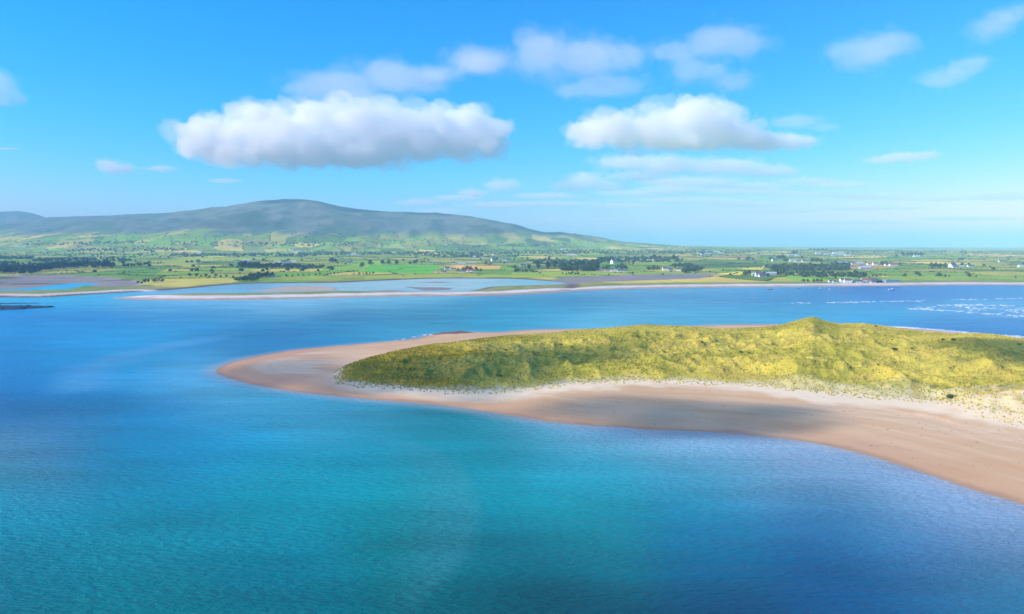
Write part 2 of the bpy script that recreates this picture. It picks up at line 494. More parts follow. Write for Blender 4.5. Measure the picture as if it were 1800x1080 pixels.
def main_z(x, y):
    x, y = np.asarray(x, float), np.asarray(y, float)
    fu = np.clip((x / y - mu[0]) / (mu[1] - mu[0]), 0, mu_n - 1.001)
    fv_ = np.interp(y, mv, np.arange(mv_n)); fv_ = np.clip(fv_, 0, mv_n - 1.001)
    i, j = fu.astype(int), fv_.astype(int)
    a_, b_ = fu - i, fv_ - j
    return (MZ[i, j] * (1 - a_) + MZ[i + 1, j] * a_) * (1 - b_) + (MZ[i, j + 1] * (1 - a_) + MZ[i + 1, j + 1] * a_) * b_

SCAN = np.exp(np.linspace(math.log(990), math.log(14000), 2600))
def hit_main(px, py):
    """where the sight line through a pixel meets the mainland"""
    d = ray(px, py)
    X = d[0] / d[1] * SCAN; Z = CAM_H + d[2] / d[1] * SCAN
    zz = np.maximum(main_z(X, SCAN), 0)
    k_ = np.argmax(Z <= zz)
    if Z[k_] > zz[k_]: return None
    return X[k_], SCAN[k_], float(main_z(X[k_], SCAN[k_]))

# fields: irregular cells on a skewed grid, as in the lots of pasture along the shore
FA = R(14); FCW, FCH = 185.0, 235.0
def field_cells(X, Y):
    wx = X + (fbm(X / 300, Y / 300, 111, 2) - .5) * 60; wy = Y + (fbm(X / 300, Y / 300, 117, 2) - .5) * 60
    fx = (wx * math.cos(FA) + wy * math.sin(FA)) / FCW; fy = (-wx * math.sin(FA) + wy * math.cos(FA)) / FCH
    ix, iy = np.floor(fx), np.floor(fy)
    best = np.full(X.shape, 1e9); sec = np.full(X.shape, 1e9); bi = np.zeros(X.shape); bj = np.zeros(X.shape)
    for i in (-1, 0, 1):
        for j in (-1, 0, 1):
            cx_, cy_ = ix + i, iy + j
            qx = cx_ + 0.5 + (hash2(cx_, cy_, 5) - .5) * 0.8; qy = cy_ + 0.5 + (hash2(cx_, cy_, 6) - .5) * 0.8
            ax, ay = np.abs(fx - qx), np.abs(fy - qy)
            d = (ax ** 3 + ay ** 3) ** (1 / 3.0)
            nb = d < best
            sec = np.where(nb, best, np.minimum(sec, d)); bi = np.where(nb, cx_, bi); bj = np.where(nb, cy_, bj); best = np.where(nb, d, best)
    return bi, bj, (sec - best) * FCW

bi, bj, MEDGE = field_cells(MX, MY)
PAL = np.array([(.145, .30, .045), (.17, .30, .055), (.12, .245, .045), (.22, .30, .075), (.28, .31, .085), (.19, .27, .06),
                (.47, .42, .15), (.10, .185, .045), (.24, .27, .085), (.08, .145, .045), (.155, .27, .05), (.33, .33, .11)])
pick = (hash2(bi, bj, 9) * len(PAL)).astype(int) % len(PAL)
mcol = PAL[pick] * C(1.22, 1.0, .55) * (0.85 + 0.3 * hash2(bi, bj, 12))[..., None]
PX, PY = project(MX, MY, MZ)
# fields that stand out in the photograph, laid on the ground they cover
SPECIAL = [([(640, 479), (648, 467), (775, 468), (757, 481)], (.10, .36, .035)), ([(300, 461), (330, 452), (560, 453), (440, 459)], (.27, .36, .085)),
           ([(440, 477), (460, 472), (600, 474), (600, 478)], (.40, .38, .11)), ([(570, 470), (640, 464), (640, 479), (560, 478)], (.17, .34, .05)),
           ([(780, 475), (785, 467), (830, 466), (880, 468), (880, 473)], (.52, .36, .15)), ([(1260, 482), (1300, 477), (1308, 480), (1300, 484)], (.56, .50, .13)),
           ([(1296, 471), (1345, 468), (1340, 474), (1310, 474)], (.56, .50, .12)), ([(1345, 468), (1500, 462), (1490, 478), (1360, 478)], (.085, .155, .05)),
           ([(1200, 464), (1340, 462), (1340, 470), (1200, 472)], (.07, .135, .045)), ([(1500, 448), (1560, 450), (1555, 454), (1500, 454)], (.50, .44, .20)),
           ([(1560, 485), (1700, 486), (1800, 484), (1800, 496), (1570, 498)], (.20, .31, .06)), ([(1060, 462), (1100, 461), (1090, 468), (1055, 469)], (.11, .33, .04)),
           ([(120, 484), (240, 470), (300, 470), (260, 488), (200, 488)], (.10, .22, .05)), ([(1365, 485), (1500, 483), (1480, 494), (1400, 494)], (.18, .36, .05)),
           ([(900, 480), (1000, 478), (1100, 481), (1050, 486), (900, 488)], (.23, .34, .06)), ([(1480, 468), (1520, 463), (1580, 470), (1520, 476)], (.35, .27, .19)),
           ([(1250, 449), (1340, 449), (1330, 455), (1250, 454)], (.30, .27, .17)), ([(640, 486), (760, 482), (1000, 485), (760, 489), (640, 493)], (.25, .33, .07)),
           ([(1700, 446), (1800, 449), (1800, 452), (1700, 449)], (.50, .42, .20)), ([(1110, 476), (1240, 478), (1240, 482), (1110, 482)], (.20, .32, .06))]
for poly, c_ in SPECIAL:
    m_ = inside(PX, PY, poly) & (MY < 9000)
    mcol[m_] = np.array(c_) * C(1.2, 1.0, .5)
vary = fbm(MX / 60, MY / 60, 121, 4)
mcol = mcol * (0.96 + 0.46 * vary)[..., None]
hedge_line = sstep(6, 2, MEDGE) * (MD > 60)
mcol = lerp(mcol, C(.05, .085, .03), hedge_line * 0.8 * sstep(7800, 6000, MY))
# moorland higher up
moor = sstep(150, 235, MZ + (fbm(MX / 350, MY / 350, 131, 4) - .5) * 150)
mo = lerp(np.broadcast_to(C(.145, .145, .135), MX.shape + (3,)), C(.105, .14, .095), sstep(.42, .62, fbm(MX / 260, MY / 420, 133, 5)))
mo = lerp(mo, C(.06, .085, .075), sstep(.5, .66, fbm(MX / 150, MY / 190, 137, 4)) * 0.8)
mo = lerp(mo, C(.19, .165, .12), sstep(.54, .7, fbm(MX / 420, MY / 260, 139, 4)) * 0.7)
mcol = lerp(mcol, mo, moor)
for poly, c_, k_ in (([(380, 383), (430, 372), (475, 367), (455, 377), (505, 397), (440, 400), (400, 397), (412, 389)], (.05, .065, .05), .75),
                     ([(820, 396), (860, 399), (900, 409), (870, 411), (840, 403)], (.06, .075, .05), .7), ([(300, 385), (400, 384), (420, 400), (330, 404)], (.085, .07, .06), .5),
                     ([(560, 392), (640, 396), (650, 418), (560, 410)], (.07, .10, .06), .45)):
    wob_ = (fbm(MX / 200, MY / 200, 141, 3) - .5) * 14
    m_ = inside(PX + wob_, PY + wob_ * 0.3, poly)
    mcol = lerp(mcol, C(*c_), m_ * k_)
# shore: shingle on the open side, wet mud and wrack on the lagoon side
d_out = np.minimum(seg_dist(MX, MY, outer_l), seg_dist(MX, MY, spit_low))
left_l = smooth_line(world_line([(-700, 545), (-300, 531), (-100, 525), (0, 523), (60, 523), (110, 521), (150, 518.5), (200, 515.5), (240, 513.5)]), 3)
d_left = seg_dist(MX, MY, left_l)
dunegrass = lerp(np.broadcast_to(C(.20, .25, .055), MX.shape + (3,)), C(.30, .26, .10), sstep(.4, .65, fbm(MX / 40, MY / 40, 151, 4)))
near = sstep(150, 70, np.minimum(d_out, d_left)) * (MD > 0)
mcol = lerp(mcol, dunegrass, near)
spitw = sstep(-2, 4, MDS) * (MDM < 5)
mcol = lerp(mcol, dunegrass, spitw)
shn = (fbm(MX / 35, MY / 35, 157, 4) - .5)
lag = sstep(24, 8, MD + shn * 14) * (d_out > 60) * (d_left > 40)
mcol = lerp(mcol, C(.16, .115, .085), lag)
mcol = lerp(mcol, C(.66, .56, .49), sstep(52, 40, d_out + shn * 16))
mcol = lerp(mcol, C(.40, .29, .21), sstep(20, 9, d_out + shn * 14))
mcol = lerp(mcol, C(.60, .50, .42), sstep(40, 30, d_left + shn * 14))
mcol = lerp(mcol, C(.17, .11, .075), sstep(16, 9, d_left + shn * 12))
mudc = lerp(np.broadcast_to(C(.235, .20, .20), MX.shape + (3,)), C(.30, .23, .19), sstep(.4, .6, fbm(MX / 130, MY / 26, 161, 4)))
mudc = lerp(mudc, C(.10, .10, .04), sstep(.62, .72, fbm(MX / 140, MY / 60, 167, 3)) * (MX < -600))
mcol = lerp(mcol, mudc, MMUD * (d_out > 50) * (d_left > 34))
for b in BANKS[:1]:
    mcol = lerp(mcol, C(.46, .345, .27), sstep(-2, 4, sdf(MX, MY, b)))
V = np.stack([MX, MY, MZ], -1).reshape(-1, 3)
Q = grid_quads(mu_n, mv_n)
Q = Q[(MZ.ravel()[Q] > -0.5).any(1)]
v, q, a = compact(V, Q, {'Col': mcol.reshape(-1, 3)})
obj('ground', np_mesh('ground', v, q, M_land, a), kind='structure', label='green farmland and moorland hills beyond the far shore')

# ------------------------------------------------------------------ water
# water colour sampled across the bay: sandy shallows, deeper channels, far sky reflection painted in
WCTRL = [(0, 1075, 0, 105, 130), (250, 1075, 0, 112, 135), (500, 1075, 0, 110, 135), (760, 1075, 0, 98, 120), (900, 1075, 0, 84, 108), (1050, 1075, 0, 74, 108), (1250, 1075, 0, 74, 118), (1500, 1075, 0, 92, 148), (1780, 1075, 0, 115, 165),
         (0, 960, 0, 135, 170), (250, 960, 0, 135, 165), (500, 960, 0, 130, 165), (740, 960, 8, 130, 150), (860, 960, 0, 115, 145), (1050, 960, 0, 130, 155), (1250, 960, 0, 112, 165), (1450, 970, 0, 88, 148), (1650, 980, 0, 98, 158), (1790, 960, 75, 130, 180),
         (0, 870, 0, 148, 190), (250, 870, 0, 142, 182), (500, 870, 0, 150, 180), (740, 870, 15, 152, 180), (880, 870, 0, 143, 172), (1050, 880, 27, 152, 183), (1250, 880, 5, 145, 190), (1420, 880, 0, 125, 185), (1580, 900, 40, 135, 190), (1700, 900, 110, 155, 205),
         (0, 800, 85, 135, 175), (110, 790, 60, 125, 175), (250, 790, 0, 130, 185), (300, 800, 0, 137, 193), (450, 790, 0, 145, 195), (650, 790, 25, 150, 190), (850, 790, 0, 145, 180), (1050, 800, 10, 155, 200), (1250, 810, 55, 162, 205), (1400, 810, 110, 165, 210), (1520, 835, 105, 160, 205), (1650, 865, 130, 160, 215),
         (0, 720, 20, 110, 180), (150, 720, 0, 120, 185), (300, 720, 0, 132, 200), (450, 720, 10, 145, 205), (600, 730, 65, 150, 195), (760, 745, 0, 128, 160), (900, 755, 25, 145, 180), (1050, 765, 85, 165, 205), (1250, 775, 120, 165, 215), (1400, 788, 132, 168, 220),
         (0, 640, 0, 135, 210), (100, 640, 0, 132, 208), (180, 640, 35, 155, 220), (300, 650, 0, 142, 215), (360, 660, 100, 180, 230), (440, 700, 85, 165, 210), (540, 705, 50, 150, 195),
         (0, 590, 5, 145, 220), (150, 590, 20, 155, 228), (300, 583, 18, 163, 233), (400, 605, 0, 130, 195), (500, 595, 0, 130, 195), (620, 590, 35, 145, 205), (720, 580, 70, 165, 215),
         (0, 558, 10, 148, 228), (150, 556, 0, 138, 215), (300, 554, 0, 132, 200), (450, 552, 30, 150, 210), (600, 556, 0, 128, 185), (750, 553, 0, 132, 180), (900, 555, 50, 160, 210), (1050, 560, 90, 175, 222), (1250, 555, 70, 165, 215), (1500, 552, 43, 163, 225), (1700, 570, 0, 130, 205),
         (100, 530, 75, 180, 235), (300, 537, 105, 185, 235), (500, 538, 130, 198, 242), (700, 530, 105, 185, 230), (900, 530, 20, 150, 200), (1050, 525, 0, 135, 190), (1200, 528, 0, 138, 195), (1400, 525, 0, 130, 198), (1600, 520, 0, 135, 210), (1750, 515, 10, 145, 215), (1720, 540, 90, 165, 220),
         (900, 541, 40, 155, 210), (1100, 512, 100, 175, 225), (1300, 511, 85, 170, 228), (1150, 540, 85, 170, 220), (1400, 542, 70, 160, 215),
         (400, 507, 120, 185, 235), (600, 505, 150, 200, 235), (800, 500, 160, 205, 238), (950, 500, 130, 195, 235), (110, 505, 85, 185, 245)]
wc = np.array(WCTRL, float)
# seen colour -> painted base colour: take off only what the weak gloss mirrors, divide by the light that falls on it
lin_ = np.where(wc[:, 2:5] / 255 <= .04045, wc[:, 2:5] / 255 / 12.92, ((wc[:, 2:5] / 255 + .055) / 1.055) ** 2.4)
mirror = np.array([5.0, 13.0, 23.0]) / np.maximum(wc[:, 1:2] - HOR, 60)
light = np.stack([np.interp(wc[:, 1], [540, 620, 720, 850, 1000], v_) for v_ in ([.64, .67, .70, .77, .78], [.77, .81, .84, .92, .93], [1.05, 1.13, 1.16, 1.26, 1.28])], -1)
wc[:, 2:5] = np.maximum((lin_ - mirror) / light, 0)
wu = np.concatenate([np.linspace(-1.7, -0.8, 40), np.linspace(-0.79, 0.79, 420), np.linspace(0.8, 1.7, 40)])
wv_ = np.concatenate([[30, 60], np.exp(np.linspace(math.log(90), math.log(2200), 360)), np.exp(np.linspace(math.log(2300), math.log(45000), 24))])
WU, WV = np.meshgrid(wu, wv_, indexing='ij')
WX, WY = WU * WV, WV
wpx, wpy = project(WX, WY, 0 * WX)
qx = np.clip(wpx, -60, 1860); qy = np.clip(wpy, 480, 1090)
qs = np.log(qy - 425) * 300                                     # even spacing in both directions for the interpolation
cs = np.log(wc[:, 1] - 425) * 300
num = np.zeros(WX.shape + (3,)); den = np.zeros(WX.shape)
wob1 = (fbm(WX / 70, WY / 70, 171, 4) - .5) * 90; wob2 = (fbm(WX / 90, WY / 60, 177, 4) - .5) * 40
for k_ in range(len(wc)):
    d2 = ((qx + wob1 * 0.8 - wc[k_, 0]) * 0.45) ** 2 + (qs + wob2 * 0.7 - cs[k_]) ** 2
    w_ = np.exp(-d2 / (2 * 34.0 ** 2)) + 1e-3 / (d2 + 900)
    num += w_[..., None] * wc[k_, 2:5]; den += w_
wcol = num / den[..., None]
# sandbanks under the surface
def px_line(pts, n=5): return smooth_line(world_line(pts), n)
arc = seg_dist(WX, WY, px_line([(430, 588), (330, 602), (250, 618), (190, 636), (155, 655), (150, 680)]))
wcol = lerp(wcol, C(.10, .34, .56), sstep(26, 0, arc + (fbm(WX / 20, WY / 20, 181, 3) - .5) * 14) * 0.55 * sstep(450, 330, wpx))
lens = [(700, 770), (770, 792), (815, 825), (838, 870), (843, 910), (832, 960), (805, 1000), (760, 1040), (690, 1079), (300, 1100), (100, 900), (300, 760)]
lens_w = [tuple(p) for p in smooth_line(world_line(lens + [lens[0]]), 4)][:-1]
dl = sdf(WX, WY, lens_w)
wcol = lerp(wcol, C(.06, .27, .30), sstep(-3.0, 4, dl) * sstep(60, 2, dl) * 0.30 * sstep(640, 800, wpx))
dsh = -sdf(WX, WY, ISLE_POLY)
wcol = lerp(wcol, C(.34, .46, .58), sstep(58, 0, dsh + wob2 * 0.25) * 0.55 * sstep(800, 1150, wpx) * (wpy > 640))
wcol = lerp(wcol, C(.38, .38, .40), sstep(13, 0, dsh + wob2 * 0.1) * 0.6)
wcol = wcol * (0.70 + 0.30 * fbm(WX / 34, WY / 13, 187, 4) + 0.30 * fbm(WX / 90 + 3, WY / 18, 189, 4))[..., None]

M_water, nt, b = new_mat('sea_water', 0.2, 0.08)
b.inputs['IOR'].default_value = 1.33
b.inputs['Specular Tint'].default_value = (0.35, 0.85, 1.0, 1)
pos = geo_pos(nt)
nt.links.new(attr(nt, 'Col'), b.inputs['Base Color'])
def stretched(rot, sx, sy):
    mp = nt.nodes.new('ShaderNodeMapping'); mp.inputs['Rotation'].default_value = (0, 0, rot); mp.inputs['Scale'].default_value = (sx, sy, 1)
    nt.links.new(pos, mp.inputs['Vector']); return mp.outputs[0]
swell = E(nt, noise(nt, stretched(R(-14), 0.016, 0.16), 1.0, 3, 0.5))
chop = E(nt, noise(nt, stretched(R(24), 0.28, 0.75), 1.0, 4, 0.65))
gust = E(nt, noise(nt, stretched(R(-6), 0.006, 0.02), 1.0, 4, 0.6))
bp = nt.nodes.new('ShaderNodeBump'); bp.inputs['Strength'].default_value = 1.0; bp.inputs['Distance'].default_value = 1.0
nt.links.new((swell * 1.7 + chop * (0.4 + gust * 2.2)).s, bp.inputs['Height'])
nt.links.new(bp.outputs[0], b.inputs['Normal'])
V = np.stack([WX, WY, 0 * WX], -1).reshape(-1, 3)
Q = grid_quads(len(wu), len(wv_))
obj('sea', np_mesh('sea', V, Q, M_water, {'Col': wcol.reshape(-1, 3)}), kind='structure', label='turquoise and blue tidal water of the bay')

# ------------------------------------------------------------------ clouds: closed lobed bodies of scattering vapour
def vapour(name, dens, col=(1, 1, 1), aniso=0.0):
    m = bpy.data.materials.new(name); m.use_nodes = True
    t = m.node_tree; t.nodes.clear()
    o = t.nodes.new('ShaderNodeOutputMaterial'); vs = t.nodes.new('ShaderNodeVolumeScatter')
    vs.inputs['Density'].default_value = dens; vs.inputs['Color'].default_value = col + (1.0,); vs.inputs['Anisotropy'].default_value = aniso
    t.links.new(vs.outputs[0], o.inputs['Volume'])
    return m

M_cum = [vapour('cumulus_vapour', 0.0042), vapour('cumulus_rim_vapour', 0.0024), vapour('cumulus_fringe_vapour', 0.0016)]
M_soft = [vapour('thin_cumulus_vapour', 0.0014), vapour('thin_cumulus_rim_vapour', 0.0008), vapour('thin_cumulus_fringe_vapour', 0.0005)]
M_veil = [vapour('veil_vapour', 0.0003), vapour('veil_rim_vapour', 0.00026), vapour('veil_fringe_vapour', 0.0002), vapour('veil_wisp_vapour', 0.00016)]
M_shade = vapour('drifting_cloud_vapour', 0.021)

SPH_V, SPH_F = [], []
def _ico():
    import bmesh
    bm = bmesh.new(); bmesh.ops.create_icosphere(bm, subdivisions=2, radius=1.0)
    v_ = np.array([v.co[:] for v in bm.verts]); f_ = np.array([[v.index for v in f.verts] for f in bm.faces]); bm.free()
    return v_, f_
ICO_V, ICO_F = _ico()

def lobes_mesh(name, lobes, voxel, mat, base=None, disp=((1, 1),), seed=0):
    """union of ellipsoids (x, y, z, rx, ry, rz) remeshed to one skin, roughened and cut flat below"""
    vs, fs, n = [], [], 0
    for (x, y, z, rx, ry, rz) in lobes:
        vs.append(ICO_V * (rx, ry, rz) + (x, y, z)); fs.append(ICO_F + n); n += len(ICO_V)
    tmp = np_mesh('lobes', np.concatenate(vs), None, mat, tris=np.concatenate(fs))
    o = bpy.data.objects.new('lobes', tmp); COL.objects.link(o)
    md = o.modifiers.new('r', 'REMESH'); md.mode = 'VOXEL'; md.voxel_size = voxel
    dg = bpy.context.evaluated_depsgraph_get()
    me = bpy.data.meshes.new_from_object(o.evaluated_get(dg))
    bpy.data.objects.remove(o); bpy.data.meshes.remove(tmp)
    nv_ = len(me.vertices)
    co = np.empty(nv_ * 3, np.float32); me.vertices.foreach_get('co', co); co = co.reshape(-1, 3).astype(float)
    no = np.empty(nv_ * 3, np.float32); me.vertex_normals.foreach_get('vector', no); no = no.reshape(-1, 3)
    for (wl, am) in disp:
        nx = fbm(co[:, 0] / wl + co[:, 2] / wl * 0.7, co[:, 1] / wl + co[:, 2] / wl * 1.1, seed, 3)
        co = co + no * ((nx - 0.5) * 2 * am)[:, None]
    if base is not None:
        zb = base + (fbm(co[:, 0] / 260, co[:, 1] / 260, seed + 5, 3) - .5) * 70
        low = co[:, 2] < zb
        co[low, 2] = zb[low] - (zb[low] - co[low, 2]) * 0.12
    me.vertices.foreach_set('co', co.astype(np.float32).ravel())
    me.polygons.foreach_set('use_smooth', np.ones(len(me.polygons), bool))
    me.materials.clear(); me.materials.append(mat)
    me.name = name; me.update()
    return me

def at_dist(px, py, Yd):
    d = ray(px, py); t = Yd / d[1]
    return d[0] * t, Yd, CAM_H + d[2] * t

def cloud(blobs, Yd, base_py, mats, label, rough=1.0, deep=0.75, n=22, seed=1):
    """blobs: (px, py, half width px, half height px); the body stands Yd metres away.
    mats: vapour of the core first, then of looser and looser puffs round it"""
    m = Yd / FPX
    hh = np.mean([b_[3] for b_ in blobs]) * m
    base = at_dist(900, base_py, Yd)[2] if base_py else None
    root = None
    for li, mat in enumerate(mats):
        r_ = np.random.default_rng(seed * 10 + li)
        grow = 0.92 + 0.13 * li
        lob = []
        for (px, py, rx, ry) in blobs:
            X, Y, Z = at_dist(px + r_.uniform(-.12, .12) * rx, py + r_.uniform(-.1, .1) * ry, Yd)
            g_ = grow * r_.uniform(0.9, 1.08)
            lob.append((X, Y, Z, rx * m * 0.66 * g_, min(rx, ry * 2.2) * m * deep, ry * m * 0.62 * g_))
            for i in range(n):
                a_ = r_.uniform(0, 2 * math.pi); q_ = math.sqrt(r_.uniform(0.2, 1)) * grow
                s_ = (r_.uniform(0.26, 0.46) if i < n * .45 else r_.uniform(0.10, 0.22)) * ry * m
                if i >= n * .45: q_ = grow * r_.uniform(0.8, 1.08 if base_py else 1.3)
                lob.append((X + math.cos(a_) * q_ * rx * m * 0.78, Y + r_.uniform(-1, 1) * min(rx, ry * 2) * m * deep * 0.8, Z + math.sin(a_) * q_ * ry * m * 0.74, s_ * r_.uniform(1.0, 1.7), s_ * 1.2, s_))
        bs = None if base is None else base - li * hh * 0.05
        me = lobes_mesh('cloud', lob, max(hh * 0.075, 13), mat, bs, ((hh * 0.7, hh * 0.18 * rough), (hh * 0.3, hh * 0.13 * rough), (hh * 0.12, hh * 0.07 * rough)), seed * 10 + li)
        if root is None:
            root = obj('cloud', me, label=label, category='cloud', kind='stuff')
        else:
            obj('loose_puffs', me, root, kind='stuff')
    return root

cloud([(375, 246, 62, 46), (430, 240, 70, 50), (500, 255, 90, 44), (570, 262, 90, 38), (640, 268, 100, 34), (560, 225, 80, 46), (640, 222, 90, 46), (700, 236, 80, 50),
       (770, 232, 70, 48), (815, 226, 62, 44), (850, 240, 56, 40), (460, 205, 40, 30)], 7700, 296, M_cum, 'big white flat-based cumulus cloud above the summit', seed=3)
cloud([(1035, 234, 48, 32), (1085, 232, 60, 34), (1140, 230, 62, 40), (1195, 215, 66, 48), (1240, 215, 62, 46), (1280, 236, 60, 34), (1200, 250, 130, 22), (1340, 250, 70, 22), (1390, 250, 60, 16)],
      6500, 269, M_cum, 'white cumulus cloud with domed top above the low farmland', seed=5)
cloud([(1000, 326, 46, 15), (1030, 318, 42, 20), (1068, 326, 46, 14)], 11500, 342, M_soft, 'small white cloud low above the farmland', seed=7)
cloud([(878, 326, 34, 15), (900, 324, 20, 12)], 11800, 339, M_soft, 'tiny pale cloud low beside the hill', seed=9)
cloud([(8, 160, 26, 30), (-30, 150, 50, 36), (25, 172, 28, 13), (-80, 150, 60, 40)], 4300, 186, M_soft, 'white torn cloud high over the left hill', seed=11)
veils = [([(775, 130, 50, 18), (845, 112, 56, 20)], 10200, 53), ([(1290, 145, 40, 20)], 9600, 55), ([(500, 200, 50, 26), (560, 185, 60, 18), (640, 175, 70, 20)], 8600, 57), ([(780, 372, 70, 8), (870, 360, 90, 10)], 19000, 61), ([(1540, 345, 130, 9), (1480, 325, 90, 9)], 15500, 67), ([(1200, 352, 180, 9), (1330, 360, 130, 8)], 17500, 69), ([(1700, 385, 150, 6), (1500, 392, 150, 6)], 23000, 71), ([(600, 150, 90, 30), (690, 135, 70, 34), (540, 158, 60, 18), (740, 145, 60, 26)], 10500, 11), ([(955, 95, 60, 44), (1030, 105, 80, 36), (840, 108, 70, 28), (1090, 100, 50, 28)], 9800, 13),
         ([(1070, 152, 90, 24), (1010, 160, 50, 16)], 10500, 15), ([(1215, 122, 40, 26), (1255, 125, 34, 18)], 9800, 17), ([(1265, 72, 70, 30), (1310, 80, 50, 26), (1190, 90, 60, 20)], 9000, 19),
         ([(1520, 95, 52, 32), (1560, 80, 60, 26), (1480, 90, 40, 18)], 9200, 21), ([(1660, 138, 50, 20), (1700, 118, 40, 18), (1720, 108, 26, 12)], 9800, 23), ([(1745, 45, 40, 26), (1785, 25, 40, 18)], 8600, 25),
         ([(205, 296, 48, 13), (190, 290, 28, 12)], 13000, 27), ([(285, 297, 36, 9)], 13000, 29), ([(1590, 276, 56, 13), (1550, 282, 44, 9), (1630, 274, 30, 10)], 13000, 31),
         ([(1100, 285, 70, 18), (1180, 289, 90, 22), (1270, 292, 100, 22), (1350, 300, 80, 16), (1120, 310, 80, 14)], 11500, 33), ([(1220, 320, 140, 14), (1330, 327, 120, 11), (1420, 318, 80, 9)], 13000, 73), ([(1120, 340, 120, 9), (960, 345, 90, 9)], 15500, 75), ([(1290, 336, 140, 9), (1180, 332, 90, 10), (1400, 342, 110, 7)], 15500, 35),
         ([(960, 358, 150, 8), (1100, 362, 120, 8), (800, 348, 70, 9)], 18500, 37), ([(740, 356, 60, 9), (830, 340, 40, 10)], 16500, 39), ([(1500, 366, 200, 7), (1650, 350, 150, 7), (1350, 372, 160, 6)], 20000, 41),
         ([(1100, 386, 260, 5), (900, 392, 160, 5)], 24000, 43), ([(1760, 345, 90, 12)], 14500, 45), ([(1400, 215, 60, 16), (1450, 224, 40, 10)], 11000, 47), ([(395, 318, 40, 7)], 14500, 49), ([(10, 262, 40, 4)], 12500, 51)]
for bl, Yd, sd in veils:
    lowy = np.mean([b_[1] for b_ in bl])
    cloud(bl, Yd, None, M_veil if lowy < 250 else M_soft, 'thin pale wisp of cloud drifting in the blue sky', rough=1.3, deep=0.9, n=26, seed=sd)

# clouds outside the frame, up towards the sun, whose shade falls on the island
def shade_cloud(patches, alt, thick, seed):
    lob = []
    r_ = np.random.default_rng(seed)
    for (px, py, rx, ry, k_) in patches:                 # ground patch in pixels -> metres on the island
        c_ = flat(px, py, 4.0); e_ = flat(px + rx, py, 4.0); f_ = flat(px, py - ry, 4.0)
        a_, b_ = abs(e_[0] - c_[0]), abs(f_[1] - c_[1])
        t = alt / SUN_DIR.z
        X, Y = c_[0] + SUN_DIR.x * t, c_[1] + SUN_DIR.y * t
        lob.append((X, Y, alt, a_, b_, thick * k_))
        for i in range(5):
            an = r_.uniform(0, 6.28)
            lob.append((X + math.cos(an) * a_ * .7, Y + math.sin(an) * b_ * .7, alt + r_.uniform(-.3, .3) * thick * k_, a_ * .45, b_ * .45, thick * k_ * .6))
    me = lobes_mesh('cloud', lob, 5.0, M_shade, None, ((60, 7), (22, 5)), seed)
    obj('cloud', me, label='grey drifting cloud high above the water shading the island', category='cloud', kind='stuff')

shade_cloud([(1000, 712, 110, 12, .45), (1120, 730, 90, 14, .6), (1150, 708, 100, 14, .8), (1270, 722, 95, 20, 1.2), (1330, 738, 80, 18, 1.1), (1200, 742, 60, 12, 1.1), (1060, 695, 80, 8, .5), (1400, 712, 40, 9, .8)], 900, 26, 61)
shade_cloud([(690, 655, 100, 24, .8), (840, 652, 120, 30, .85), (760, 668, 130, 12, .7), (930, 660, 70, 14, .6), (960, 628, 90, 22, .8), (1060, 622, 80, 12, .8), (1120, 606, 40, 8, .6), (500, 642, 110, 22, .45)], 950, 26, 63)
shade_cloud([(1790, 622, 90, 14, 1.1), (1760, 645, 60, 8, .7), (1900, 630, 140, 20, 1.1)], 930, 26, 65)

# ------------------------------------------------------------------ haze over the whole bay
def box_mesh(name, x0, x1, y0, y1, z0, z1, mat):
    v_ = [(x, y, z) for x in (x0, x1) for y in (y0, y1) for z in (z0, z1)]
    f_ = np.array([(0, 1, 3, 2), (4, 6, 7, 5), (0, 4, 5, 1), (2, 3, 7, 6), (0, 2, 6, 4), (1, 5, 7, 3)])
    return np_mesh(name, v_, f_, mat, smooth=False)
M_haze = bpy.data.materials.new('haze_air'); M_haze.use_nodes = True
hn = M_haze.node_tree; hn.nodes.clear()
ho = hn.nodes.new('ShaderNodeOutputMaterial'); hv = hn.nodes.new('ShaderNodeVolumePrincipled')
hv.inputs['Color'].default_value = (0.43, 0.80, 1.0, 1); hv.inputs['Density'].default_value = 8.0e-5
hv.inputs['Anisotropy'].default_value = -0.3
hn.links.new(hv.outputs[0], ho.inputs['Volume'])
obj('haze', box_mesh('haze', -90000, 90000, -3000, 60000, -60, 725, M_haze), kind='stuff', label='thin blue haze lying over the bay and hills')

# ------------------------------------------------------------------ vegetation
def leaf_mat(name, col, vary=0.5, scale=0.35):
    m, nt_, b_ = new_mat(name, 0.75, 0.15)
    p_ = geo_pos(nt_)
    nz = E(nt_, noise(nt_, p_, scale, 3, 0.6))
    nt_.links.new(mixc(nt_, ((nz - 0.5) * 2.4 + 0.5).sat(), tuple(x * (1 - vary) for x in col), tuple(x * (1 + vary) for x in col)), b_.inputs['Base Color'])
    return m

M_leaf = [leaf_mat('broadleaf_foliage', (.062, .105, .032)), leaf_mat('dark_foliage', (.040, .072, .030)), leaf_mat('pale_foliage', (.085, .120, .038))]
M_hedge = leaf_mat('hedge_foliage', (.068, .105, .036), 0.6, 0.12)
M_wood = leaf_mat('woodland_foliage', (.055, .095, .038), 0.6, 0.06)
M_bark = plain('bark', (.11, .085, .06), 0.9, 0.1)
M_bush = leaf_mat('bush_foliage', (.050, .085, .020), 0.6, 1.2)
M_bushg = leaf_mat('bright_bush_foliage', (.060, .170, .015), 0.5, 1.2)

